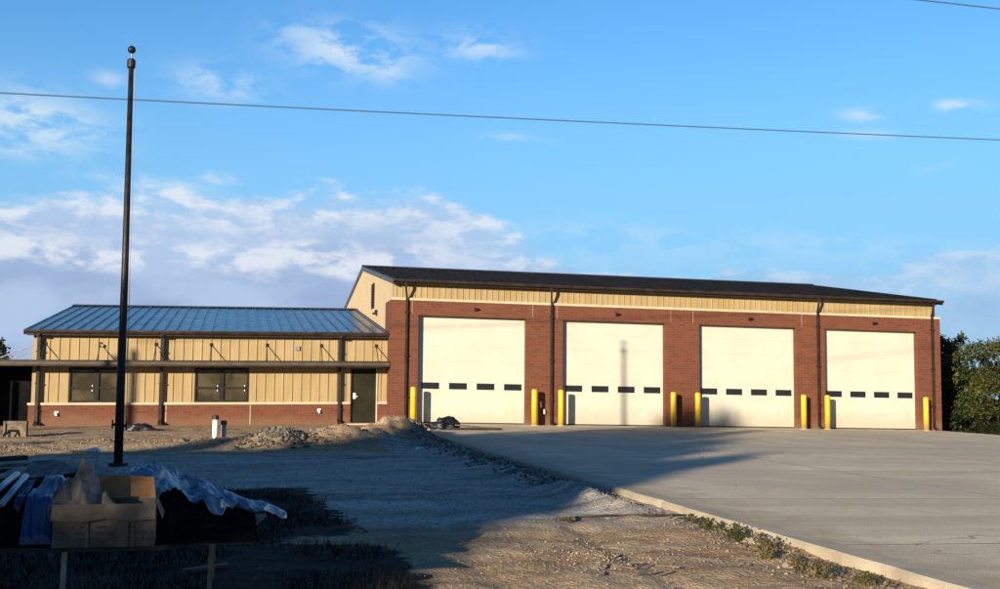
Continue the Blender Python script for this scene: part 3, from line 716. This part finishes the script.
wp = [(-.22,-31.6,.13,.10),(-.30,-32.3,.20,.15),(-.25,-33.0,.24,.16),(-.42,-33.5,.16,.12),(-.38,-34.05,.26,.18),(-.55,-34.5,.16,.12),(-.55,-35.2,.20,.15),(-.62,-35.75,.22,.16),(-.40,-36.2,.16,.12),(-1.75,-31.3,.12,.06)]
wl = ['small pale weed clump at the far end of the row along the slab','green weed clump second from the far end, against the slab edge','bushy weed clump with pebble above it on the slab edge','low weed clump spreading away from the slab, mid row','largest weed clump in the row beside the slab',
      'thin weed clump just below the largest one','weed clump before the gap near the near end of the row','broad dark weed clump near the near end of the row','last small weed clump, nearest the bottom edge','tiny dark weed tuft alone on the bare dirt']
for i, (x, y, r, h) in enumerate(wp): weed(x, y, r, h, 60+i, wl[i])
b = MB(); rn = random.Random(9)
k = 0
while k < 26000:
    x, y = rn.uniform(-12, -3.4), rn.uniform(-38.5, -24)
    if zone(x, y)[1]*(.55+.9*nz(x, y, .8, 2)) < .42 + rn.uniform(-.1,.1): k += .2; continue
    z = dirt(x, y); L = rn.uniform(.04,.13); a = rn.uniform(0,6.283); w = .006
    i = len(b.v); lx, ly = rn.gauss(0,.35)*L, rn.gauss(0,.35)*L
    b.v += [(x-math.cos(a)*w, y-math.sin(a)*w, z-.01), (x+math.cos(a)*w, y+math.sin(a)*w, z-.01), (x+lx, y+ly, z+L)]; b.f.append((i,i+1,i+2)); k += 1
o = b.build('grass', M['grass'], tilt=False); tag(o, 'dark rough grass in the shaded lower left corner', 'grass', kind='stuff')

# ------------------------------------------------------------------ clutter near the camera
TZ = .04                                                   # plywood top height
T = empty('work_table', (-7.0, -36.1, dirt(-7.0, -36.1))); tag(T, 'long rough plywood table on thin wooden stakes under the tarps', 'table'); tl = T.location
b = MB(); b.prism([(-9.6,-37.0,TZ-.03),(-6.38,-37.0,TZ-.03),(-5.78,-35.9,TZ-.03),(-5.62,-34.8,TZ-.03),(-9.6,-34.8,TZ-.03)], (0,0,.03)); b.build('table_top', M['darkwood'], T, tilt=False, off=tl)
for x, y in ((-7.08,-36.93),(-6.08,-35.78),(-9.45,-36.9),(-9.45,-34.9),(-6.07,-34.9)):
    b = MB(); b.beam((x+.0,y,TZ-.03),(x-.02,y+.01,dirt(x,y)-.1),.035,.03,(0,1,0)); b.build('leg', M['stick'], T, tilt=False, off=tl)
# cardboard box
bxp = (-6.82, -36.78, TZ+.002)
Bx = empty('cardboard_box', bxp, R(2)); tag(Bx, 'worn brown cardboard box standing open on the near edge of the table', 'box')
w, dpt, h = .345, .24, .30
b = MB(); t_ = .008
b.box(-w,w,dpt-t_,dpt,0,h); b.box(-w,-w+t_,-dpt+t_,dpt-t_,0,h); b.box(w-t_,w,-dpt+t_,dpt-t_,0,h); b.box(-w+t_,w-t_,-dpt+t_,dpt-t_,0,t_)
nf = len(b.v); NU, NV = 36, 18
for k2 in (0, 1):
    for j in range(NV+1):
        for i in range(NU+1):
            uu, vv_ = i/NU, j/NV; ed = min(1, 6*min(uu, 1-uu))*min(1, 5*vv_)
            b.v.append((-w+2*w*uu, -dpt + (0 if k2 == 0 else t_) - ed*(.012*nz(uu*3, vv_*2, 1, 4)+.007*nz(uu*9, vv_*6, 1, 2)), h*vv_))
for k2 in (0, 1):
    for j in range(NV):
        for i in range(NU):
            a = nf+k2*(NU+1)*(NV+1)+j*(NU+1)+i; b.f.append((a, a+1, a+NU+2, a+NU+1))
o = b.build('carton', M['card'], Bx, tilt=False)
b = MB(); b.prism([(-w+.02,dpt+.002,h-.01),(w-.01,dpt+.002,h-.01),(w-.03,dpt+.07,h+.15),(w-.22,dpt+.05,h+.165),(-w+.04,dpt+.05,h+.15)], (0,.008,0)); b.build('back_flap', M['cardin'], Bx, tilt=False)
b = MB(); b.prism([(-w-.004,-dpt-.004,h),(w+.006,-dpt-.004,h),(w+.004,-dpt-.035,h-.105),(w*.5,-dpt-.045,h-.118),(0,-dpt-.030,h-.10),(-w*.45,-dpt-.045,h-.122),(-w-.01,-dpt-.04,h-.105)], (0,-.007,0)); b.build('front_flap', M['card'], Bx, tilt=False)
b = MB(); b.prism([(w+.002,-dpt+.01,h),(w+.002,dpt-.01,h),(w+.05,dpt-.02,h-.10),(w+.05,-dpt+.02,h-.11)], (.006,0,0)); b.build('side_flap', M['card'], Bx, tilt=False)
b = MB(); b.box(-.125,-.105,-dpt-.016,-dpt-.013,0,h-.10); b.build('tape', M['tape'], Bx, tilt=False)
b = MB(); b.box(.185,.205,-dpt-.016,-dpt-.013,0,h-.10); b.build('tape', M['tape'], Bx, tilt=False)
b = MB(); b.box(.09,.165,-dpt-.0165,-dpt-.0135,.0,h-.11); b.build('tape', M['tape'], Bx, tilt=False)
b = MB(); rn = random.Random(4)
for zz in (.05, .095, .135):
    x = -.32
    while x < .33:
        L = rn.uniform(.01,.05)
        if rn.random() < .7 and not (-.14 < x < -.07): b.box(x, min(x+L,.33), -dpt-.0162, -dpt-.0155, zz, zz+.014)
        x += L+.014
b.build('faded_print', M['ink'], Bx, tilt=False)

def cloth(name, m, nu, nv, fn, th=.004, parent=None, sub=1):
    b = MB(); v = []
    for j in range(nv+1):
        for i in range(nu+1): v.append(tuple(fn(i/nu, j/nv)))
    b.v = v; b.f = [(j*(nu+1)+i, j*(nu+1)+i+1, (j+1)*(nu+1)+i+1, (j+1)*(nu+1)+i) for j in range(nv) for i in range(nu)]
    o = b.build(name, m, parent, tilt=False, smooth=True)
    s = o.modifiers.new('solid', 'SOLIDIFY'); s.thickness = th; s.offset = 0
    return o
def rfold(x, y, s=1., sd=0):                                # creased noise
    return 1 - abs(2*mn.noise(Vector((x*s, y*s, sd))))*1.6
def lerp_tab(tab, x):
    for (a, p), (c, q) in zip(tab, tab[1:]):
        if x <= c: return p + (q-p)*max(0, min(1, (x-a)/(c-a)))
    return tab[-1][1]
HP = [(-9.5,.0),(-9.1,.26),(-7.5,.36),(-7.2,.40),(-7.0,.28),(-6.78,.34),(-6.6,.39),(-6.45,.35),(-6.32,.28),(-6.15,.22),(-6.0,.15),(-5.9,.11),(-5.8,.06),(-5.65,.01)]
HF = [(-9.5,-36.9),(-7.19,-36.92),(-7.08,-36.5),(-6.5,-36.46),(-6.40,-36.50),(-5.95,-36.0),(-5.6,-35.8)]
HM = [(-9.5,-36.9),(-7.19,-36.92),(-7.08,-36.5),(-6.5,-36.42),(-6.36,-36.1),(-5.6,-35.8)]
def heap(x, y):
    yf = lerp_tab(HF, x); t_ = sstep(yf-.02, yf+.16, y)*(.72+.28*sstep(yf+.1, yf+.7, y))*sstep(-34.85, -35.2, y)
    return TZ + .004 + lerp_tab(HP, x)*t_*(1 + .12*nz(x, y, 3, 5))
def creases(x, y, sd): return .030*rfold(x, y, 3.1, sd) + .018*rfold(y*1.4, x*1.7, 5.3, sd+3) + .008*rfold(x, y, 13, sd+5)
def f(u, v):
    x = -9.45 + 3.72*u; y = -36.98 + 2.1*v
    return Vector((x, y, max(TZ+.004, heap(x, y) + .35*(creases(x, y, 2)-.03)*(1 if heap(x, y) > TZ+.05 else 0))))
o = cloth('shade_black_heap', M['matte'], 150, 84, f); tag(o, 'black heap on the table, painted as deep shade under the blue tarps', 'sheeting')  # pile under the tarps, its flat black standing in for shade
# crumpled grey sheeting stuffed in the box
def f(u, v):
    x = -.37+.50*u; y = -.20+.44*v
    ex = max(math.exp(-(abs(x+.17-.10*(v-.5))/.16)**1.5-(abs(y-.04)/.16)**2), .62*math.exp(-(abs(x+.28)/.13)**2-(abs(y+.06)/.14)**2))
    z = .20 + .27*ex + .16*rfold(x+.5*y, y*.8, 5.2, 3)*(.3+ex*.7) + .06*rfold(y-x, x*.6, 10., 6) - .06
    return Vector((x+bxp[0]+.03*nz(x*9, y*9, 1, 3), y+bxp[1]+.03*nz(x*8, y*8, 1, 9), max(z, .10)+bxp[2]))
o = cloth('plastic_sheeting', M['sheet'], 64, 30, f, th=.003); tag(o, 'peaked crumple of grey sheeting poking out of the cardboard box', 'sheeting')
# light blue tarp over the right end of the heap, its tail trailing off the table
def f(u, v):
    x = -6.80 + 1.33*u + .015*nz(u*6, v*5, 1, 2)
    w0 = lerp_tab(HM, x) + .0 + .05*math.sin(x*17) + .13*math.exp(-((x+6.34)/.05)**2) - .10*math.exp(-((x+6.15)/.10)**2)
    w1 = -34.95
    k = sstep(-6.02, -5.86, x); w0 = w0*(1-k) + (-35.56-.04*math.sin(x*30))*k; w1 = w1*(1-k) + (-35.16)*k
    y = w0 + (w1-w0)*v
    z = max(heap(x, y), TZ+.02) + .05 + creases(x, y, 4)*(1.25-.4*k) + .05*k*math.sin(v*3.14)
    if x > -5.62: z -= (x+5.62)*.35
    return Vector((x, y, z + .01*nz(x*14, y*14)))
o = cloth('blue_tarp', M['tarp'], 150, 70, f, th=.003); tag(o, 'crumpled light blue tarp heaped on the table behind the cardboard box', 'tarp')
# darker blue tarp lying down the near face on the left
def strip(x0a, x1a, x0b, x1b, ya, yb, drop, sd):
    def f(u, v):
        x = (x0a+(x1a-x0a)*u)*(1-v) + (x0b+(x1b-x0b)*u)*v; y = ya + (yb-ya)*min(1, v/.75)
        z = heap(x, y) + .035 + .03*rfold(u*2.2, v*1.2, 1.9, sd) if v < .75 else heap(x, yb) + .035 + .03*rfold(u*2.2, .9, 1.9, sd) - (v-.75)*drop
        return Vector((x + .02*nz(u*4, v*3, 1, sd), y - (.02 if v > .75 else 0), z))
    return f
o = cloth('blue_tarp', M['tarp2'], 40, 44, strip(-7.34,-7.17,-7.40,-7.15,-36.15,-36.90,.5,3)); tag(o, 'dark blue tarp hanging over the table edge left of the box', 'tarp')
o = cloth('blue_tarp', M['tarp2'], 20, 30, strip(-7.44,-7.38,-7.45,-7.40,-36.35,-36.80,.1,8)); tag(o, 'small scrap of dark blue tarp between the pale pipes and larger tarp', 'tarp')
for (a, c, lab) in (((-7.55,-36.15,.50), (-7.60,-36.98,.385), 'pale blue plastic pipe lying at the far left of the table'), ((-7.47,-36.25,.49), (-7.50,-37.02,.35), 'pale blue plastic pipe nearest the dark blue tarp')):
    b = MB(); a, c = Vector(a), Vector(c); b.tube([a, c], .024, 14); o = b.build('pipe', M['pipe'], tilt=False, smooth=True); tag(o, lab, 'pipe', 'pale pipes on the table')
# lumber and sheets on the ground beyond the table
def plank(name, a, c, w, h, m, lab, cat, group=None):
    b = MB(); b.beam(a, c, w, h); o = b.build(name, M[m], tilt=False, bevel=.004); tag(o, lab, cat, group); return o
def gz(x, y, dz): return (x, y, dirt(x, y)+dz)
GP = 'dark planks stacked at the left edge'
plank('plank', gz(-12.6,-21.6,.13), gz(-9.95,-20.6,.22), .3, .09, 'darkwood', 'thick dark timber lying on top at the left edge', 'plank', GP)
plank('plank', gz(-12.4,-22.6,.08), gz(-9.4,-20.9,.10), .28, .06, 'wood', 'grey weathered plank below the thick dark timber', 'plank', GP)
plank('plank', gz(-12.2,-23.2,.05), gz(-9.35,-21.6,.05), .3, .07, 'darkwood', 'lowest dark plank of the left stack', 'plank', GP)
def f(u, v):
    x = -10.0 + 2.0*u; y = -23.6 + 1.5*v
    return Vector((x, y, dirt(x, y) + .05 + (.16 + .10*rfold(u*2.3, v*1.4, 1.7, 9))*min(1, 4*u*(1-u))*math.sin(v*3.14)))
o = cloth('plastic_sheeting', M['sheet'], 40, 30, f); tag(o, 'flat rumpled grey sheeting on the ground behind the table', 'sheeting')
b = MB(); x0, y0 = -8.85, -22.3; z0 = dirt(x0, y0)
for x in (x0, x0+.42): b.tube([(x, y0, z0-.05), (x, y0, z0+.42)], .012, 6)
b.tube([(x0-.05, y0, z0+.41), (x0+.48, y0, z0+.38)], .012, 6); b.tube([(x0-.05, y0, z0+.30), (x0+.48, y0, z0+.28)], .010, 6)
o = b.build('wire_stand', M['greyp'], tilt=False); tag(o, 'thin grey wire stand on the gravel left of the flagpole', 'stand')
# crate and sawhorse by the porch
cx_, cy_ = -12.4, -7.2; cz_ = dirt(cx_, cy_)
o = empty('wooden_crate', (cx_, cy_, cz_)); tag(o, 'weathered plywood crate standing before the dark porch at the left', 'crate')
b = MB(); b.box(-.3,.3,-.25,.25,.02,.50); b.build('crate_body', M['wood'], o, tilt=False)
b = MB()
for z in (.02, .42): b.box(-.33,.33,-.28,-.252,z,z+.08)
for x in (-.33, .27): b.box(x, x+.06, -.305,-.282,.02,.50)
b.build('batten', M['wood'], o, tilt=False)
o = empty('sawhorse', (-13.15, -8.3, dirt(-13.15,-8.3))); tag(o, 'small pale sawhorse at the left edge beside the plywood crate', 'sawhorse')
b = MB(); b.beam((-.15,0,.42),(.15,0,.42),.06,.05); b.build('top_rail', M['stick'], o, tilt=False)
for sx in (-.12,.12):
    for s_ in (-1,1):
        b = MB(); b.beam((sx,0,.42),(sx+.08*(1 if sx>0 else -1),s_*.2,0),.04,.03,(1,0,0)); b.build('leg', M['stick'], o, tilt=False)
# white and grey capped cleanout pipes
for x, y, h, m, lab, r_ in ((-6.46,-9.5,.62,'white','white plastic pipe with black cap sticking up from the dirt',.085), (-6.22,-9.1,.44,'greyp','shorter grey pipe with black cap beside the white one',.08)):
    o = empty('cleanout_pipe', (x, y, dirt(x, y))); tag(o, lab, 'pipe', 'capped pipes standing in the dirt')
    b = MB(); b.tube([(0,0,-.2),(0,0,h)], r_, 18); b.build('pipe', M[m], o, tilt=False, smooth=True)
    b = MB(); b.tube([(0,0,h-.05),(0,0,h+.06),(0,0,h+.08)], [r_+.02,r_+.02,r_*.6], 18); b.build('cap', M['black'], o, tilt=False)
# dark tarp bundle, board and brick rubble at the foot of bay one
def blob(name, x, y, z, rx, ry, rz, m, seed, lab, cat, amp=.35):
    bm = bmesh.new(); bmesh.ops.create_icosphere(bm, subdivisions=4, radius=1)
    for v in bm.verts:
        f_ = 1 + amp*mn.noise(v.co*1.6+Vector((seed,0,0))) + amp*.5*rfold(v.co.x+v.co.z, v.co.y, 2.4, seed) - amp*.3
        v.co = Vector((v.co.x*rx*f_, v.co.y*ry*f_, max(-.1*rz, v.co.z*rz*f_)))
    me = bpy.data.meshes.new(name); bm.to_mesh(me); bm.free(); me.materials.append(M[m])
    for p in me.polygons: p.use_smooth = True
    o = bpy.data.objects.new(name, me); COL.objects.link(o); o.location = (x, y, z); tag(o, lab, cat); return o
blob('tarp_bundle', 1.15, -5.4, apz(1.15,-5.4)+.02, .62, .35, .36, 'black', 3, 'black crumpled tarp bundle on the concrete before the first bay door', 'tarp bundle', .5)
plank('plank', (1.5,-5.6,apz(1.6,-5.6)+.16), (3.0,-5.2,apz(3,-5.2)+.05), .30, .05, 'wood', 'brown board leaning off the black tarp bundle', 'plank')
plank('plank', (1.2,-5.8,apz(1.6,-5.8)+.04), (3.15,-5.5,apz(3,-5.5)+.04), .30, .06, 'darkwood', 'dark board lying flat beneath the brown one', 'plank')
o = empty('brick_pile', (.2,-4.6,-.06)); tag(o, 'low heap of leftover red bricks by the bay corner', 'brick pile')
rn = random.Random(12)
b = MB()
for i in range(46):
    x, y = rn.gauss(0,.32), rn.gauss(0,.35); z = .03 + max(0, .26-.35*math.hypot(x,y))*rn.random(); a = rn.uniform(0,3.14); d_ = Vector((math.cos(a),math.sin(a),rn.uniform(-.3,.3)))*.1
    p = Vector((x,y,z)); b.beam(p-d_, p+d_, .09, .06)
b.build('brick', M['brick'], o, tilt=False)['kind'] = 'stuff'
o = blob('dark_cloth', -9.0, -4.2, dirt(-9.0,-4.2)+.02, .5, .3, .2, 'black', 7, 'dark cloth heap on the dirt left of the flagpole, by the wall', 'cloth', .5)
# bits low in the shade
b = MB(); x, y = -8.0, -35.2
o = empty('paint_can', (-8.0,-37.2,dirt(-8.0,-37.2))); tag(o, 'small red can in the dark at the lower left', 'can')
b.tube([(0,0,0),(0,0,.16)], .05, 16); b.build('can_body', M['redp'], o, tilt=False); b = MB(); b.tube([(0,0,.155),(0,0,.17)], .054, 16); b.build('lid', M['greyp'], o, tilt=False)
plank('plank', gz(-6.35,-34.4,.03), gz(-5.95,-34.3,.03), .09, .03, 'wood', 'short grey board on the dark ground right of the table leg', 'plank')
b = MB(); b.tube([gz(-1.9,-31.2,.02), gz(-1.2,-31.0,.035), gz(-.55,-31.35,.03), gz(-.1,-31.1,.05)], [.012,.016,.016,.01], 7)
o = b.build('stick', M['darkwood'], tilt=False, smooth=True); tag(o, 'long dark stick on the sunlit dirt reaching the weeds', 'stick')
b = MB()
for i in range(8):
    x, y = -2.3+rn.gauss(0,.3), -35.3+rn.gauss(0,.25); a = rn.uniform(0,3.14); L = rn.uniform(.08,.22)
    z = dirt(x,y)+.02; b.beam((x,y,z),(x+math.cos(a)*L,y+math.sin(a)*L,z+rn.uniform(0,.03)),.025,.012)
o = b.build('wood_scraps', M['wood'], tilt=False); tag(o, 'splintered wood scraps on the sunlit dirt at bottom centre', 'wood scraps', kind='stuff')

# ------------------------------------------------------------------ light and sky
L = bpy.data.lights.new('sun', 'SUN'); L.energy = 5.0; L.angle = R(.55); L.color = (1., .86, .66)
lo = bpy.data.objects.new('sun', L); COL.objects.link(lo)
dv = Vector((sa*math.cos(R(SUN_EL)), ca_*math.cos(R(SUN_EL)), -math.sin(R(SUN_EL))))
lo.rotation_euler = dv.to_track_quat('-Z', 'Y').to_euler()

Wd = bpy.data.worlds.new('World'); C.world = Wd; Wd.use_nodes = True; t = NT(Wd.node_tree); bg = Wd.node_tree.nodes['Background']
sky = t.new('ShaderNodeTexSky', sky_type='NISHITA'); sky.sun_disc = False; sky.sun_elevation = R(SUN_EL); sky.sun_rotation = R(180+SUN_AZ)
sky.air_density = 1.; sky.dust_density = .4; sky.ozone_density = 2.2
tc = t.new('ShaderNodeTexCoord'); D_ = tc.outputs['Generated']
sx = t.new('ShaderNodeSeparateXYZ'); t.put(sx.inputs[0], t.vmath('NORMALIZE', D_))
AZ = t.math('MULTIPLY', t.math('ARCTAN2', sx.outputs[0], sx.outputs[1]), 57.2958)
EL = t.math('MULTIPLY', t.math('ARCSINE', sx.outputs[2]), 57.2958)
cv = t.new('ShaderNodeCombineXYZ'); t.put(cv.inputs[0], t.math('MULTIPLY', AZ, .45)); t.put(cv.inputs[1], EL)
V = cv.outputs[0]
def px2ae(px, py):
    return math.degrees(YAW)+math.degrees(math.atan((px-500)/FPX)), math.degrees(math.atan((394-py+(px-500)*.009)/math.hypot(FPX, px-500)))
n1 = t.noise(V, .55, 7, .55, .1); n2 = t.noise(t.vmath('ADD', V, (13.,7.,3.)), 1.2, 8, .56, .2); n3 = t.noise(t.vmath('ADD', V, (3.,27.,3.)), .30, 5, .55)
def smap(v, pts):
    n = t.new('ShaderNodeFloatCurve'); c = n.mapping.curves[0]
    lo_, hi = pts[0][0], pts[-1][0]
    t.put(n.inputs['Value'], t.rampv(v, lo_, hi, 0, 1))
    P_ = [((a-lo_)/(hi-lo_), b_/20.) for a, b_ in pts]
    c.points[0].location = P_[0]; c.points[1].location = P_[-1]
    for p_ in P_[1:-1]: c.points.new(*p_)
    n.mapping.update(); return t.math('MULTIPLY', n.outputs[0], 20.)
# upper edge of the low cloud bank (degrees of elevation by bearing)
top = smap(AZ, [(-60, 8.), (-30, 8.5), (px2ae(0,0)[0], 8.6), (px2ae(110,0)[0], 9.4), (px2ae(250,0)[0], 9.3), (px2ae(400,0)[0], 9.5), (px2ae(490,0)[0], 8.2), (px2ae(560,0)[0], 6.4), (px2ae(700,0)[0], 6.0), (px2ae(900,0)[0], 6.4), (70, 6.5)])
dd = t.math('ADD', t.math('SUBTRACT', top, EL), t.math('MULTIPLY', t.math('SUBTRACT', n1, .5), 4.2))
bank = t.ramp(dd, -.4, 1.0)
bank = t.math('MULTIPLY', bank, t.rampv(AZ, px2ae(430,0)[0], px2ae(640,0)[0], .92, .50))
edge = t.math('MULTIPLY', t.ramp(dd, -.3, .5), t.ramp(dd, 2.6, .6))
white = t.math('MULTIPLY', edge, t.ramp(n2, .40, .62))
# a band of bright puffs lower in the bank
lowl = t.math('ADD', EL, t.math('MULTIPLY', t.math('SUBTRACT', n1, .5), 3.0)); pf = t.math('MULTIPLY', t.ramp(lowl, 5.3, 6.1), t.ramp(lowl, 7.6, 6.5))
pf = t.math('MULTIPLY', pf, t.ramp(n2, .36, .56)); pf = t.math('MULTIPLY', pf, t.rampv(AZ, 8., 12.5, 1., .25))
white = t.math('MAXIMUM', white, pf); white = t.math('MULTIPLY', white, t.rampv(AZ, px2ae(480,0)[0], px2ae(640,0)[0], 1., .45))
# wisps
wsum = None
for px, py, rx, ry, k in ((25,118,60,26,.8),(15,145,40,10,.5),(100,74,16,7,.45),(212,78,42,16,.55),(345,44,62,22,.8),(300,28,34,12,.5),(380,62,26,15,.6),(475,40,40,14,.6),(960,101,24,5,.8),(870,111,22,6,.6),(872,131,28,5,.35),(140,180,60,7,.5),(212,176,18,6,.6),(515,135,26,4,.4),(930,165,26,6,.25),(800,240,120,10,.18),(620,235,120,14,.25)):
    a, e = px2ae(px, py); ra, re = math.degrees(rx/FPX), math.degrees(ry/FPX)
    q = t.math('ADD', t.math('POWER', t.math('DIVIDE', t.math('SUBTRACT', AZ, a), ra), 2.), t.math('POWER', t.math('DIVIDE', t.math('ADD', t.math('SUBTRACT', EL, e), t.math('MULTIPLY', t.math('SUBTRACT', AZ, a), .06)), re), 2.))
    m_ = t.math('MULTIPLY', t.math('EXPONENT', t.math('MULTIPLY', q, -1.)), k)
    wsum = m_ if wsum is None else t.math('MAXIMUM', wsum, m_)
wisp = t.math('MULTIPLY', wsum, t.ramp(n2, .36, .58)); wisp = t.math('MULTIPLY', wisp, 1.25, clamp=True)
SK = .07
# the sky is brightest low opposite the sun and deeper overhead and behind, dimmed and blued there to shape the fill light
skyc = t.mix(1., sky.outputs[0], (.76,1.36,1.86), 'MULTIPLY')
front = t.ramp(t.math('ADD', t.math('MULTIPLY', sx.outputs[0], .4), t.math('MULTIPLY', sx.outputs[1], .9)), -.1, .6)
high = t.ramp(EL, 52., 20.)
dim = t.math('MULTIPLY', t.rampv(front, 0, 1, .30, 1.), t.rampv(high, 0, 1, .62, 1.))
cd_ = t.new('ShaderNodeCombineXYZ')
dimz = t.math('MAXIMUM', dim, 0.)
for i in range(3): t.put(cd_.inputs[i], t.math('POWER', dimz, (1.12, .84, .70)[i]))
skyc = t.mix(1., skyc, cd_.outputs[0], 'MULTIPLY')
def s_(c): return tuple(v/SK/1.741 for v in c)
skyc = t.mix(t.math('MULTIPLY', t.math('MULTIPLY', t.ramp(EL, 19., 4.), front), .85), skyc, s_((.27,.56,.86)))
lav = t.mix(t.ramp(n3, .38, .62), s_((.46,.58,.80)), s_((.34,.44,.67)))
lav = t.mix(t.ramp(EL, 9.5, 4.5), s_((.46,.62,.86)), lav)
c_ = t.mix(bank, skyc, lav)
c_ = t.mix(t.math('MULTIPLY', white, .78), c_, s_((.82,.86,.92)))
c_ = t.mix(t.math('MULTIPLY', wisp, .92), c_, s_((.66,.80,.92)))
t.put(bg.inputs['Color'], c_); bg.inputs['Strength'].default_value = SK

# ------------------------------------------------------------------ camera
cd = bpy.data.cameras.new('camera'); cam = bpy.data.objects.new('camera', cd); COL.objects.link(cam); C.camera = cam
fw = Vector((math.sin(YAW)*math.cos(PIT), math.cos(YAW)*math.cos(PIT), math.sin(PIT)))
r_ = Vector((math.cos(YAW), -math.sin(YAW), 0)); u_ = r_.cross(fw)
r2 = r_*math.cos(ROLL)+u_*math.sin(ROLL); u2 = -r_*math.sin(ROLL)+u_*math.cos(ROLL)
m = Matrix((( r2.x, u2.x, -fw.x), (r2.y, u2.y, -fw.y), (r2.z, u2.z, -fw.z)))
cam.matrix_world = Matrix.Translation(CAMP) @ m.to_4x4()
cd.sensor_fit = 'HORIZONTAL'; cd.sensor_width = 36.; cd.lens = 36.*FPX/1000.; cd.clip_end = 5000; cd.clip_start = .1
C.view_settings.view_transform = 'Standard'; C.view_settings.look = 'None'; C.view_settings.gamma = 1; C.view_settings.exposure = .8
C.render.resolution_x, C.render.resolution_y = 1024, 603
C.cycles.use_denoising = True
C.cycles.max_bounces = 6
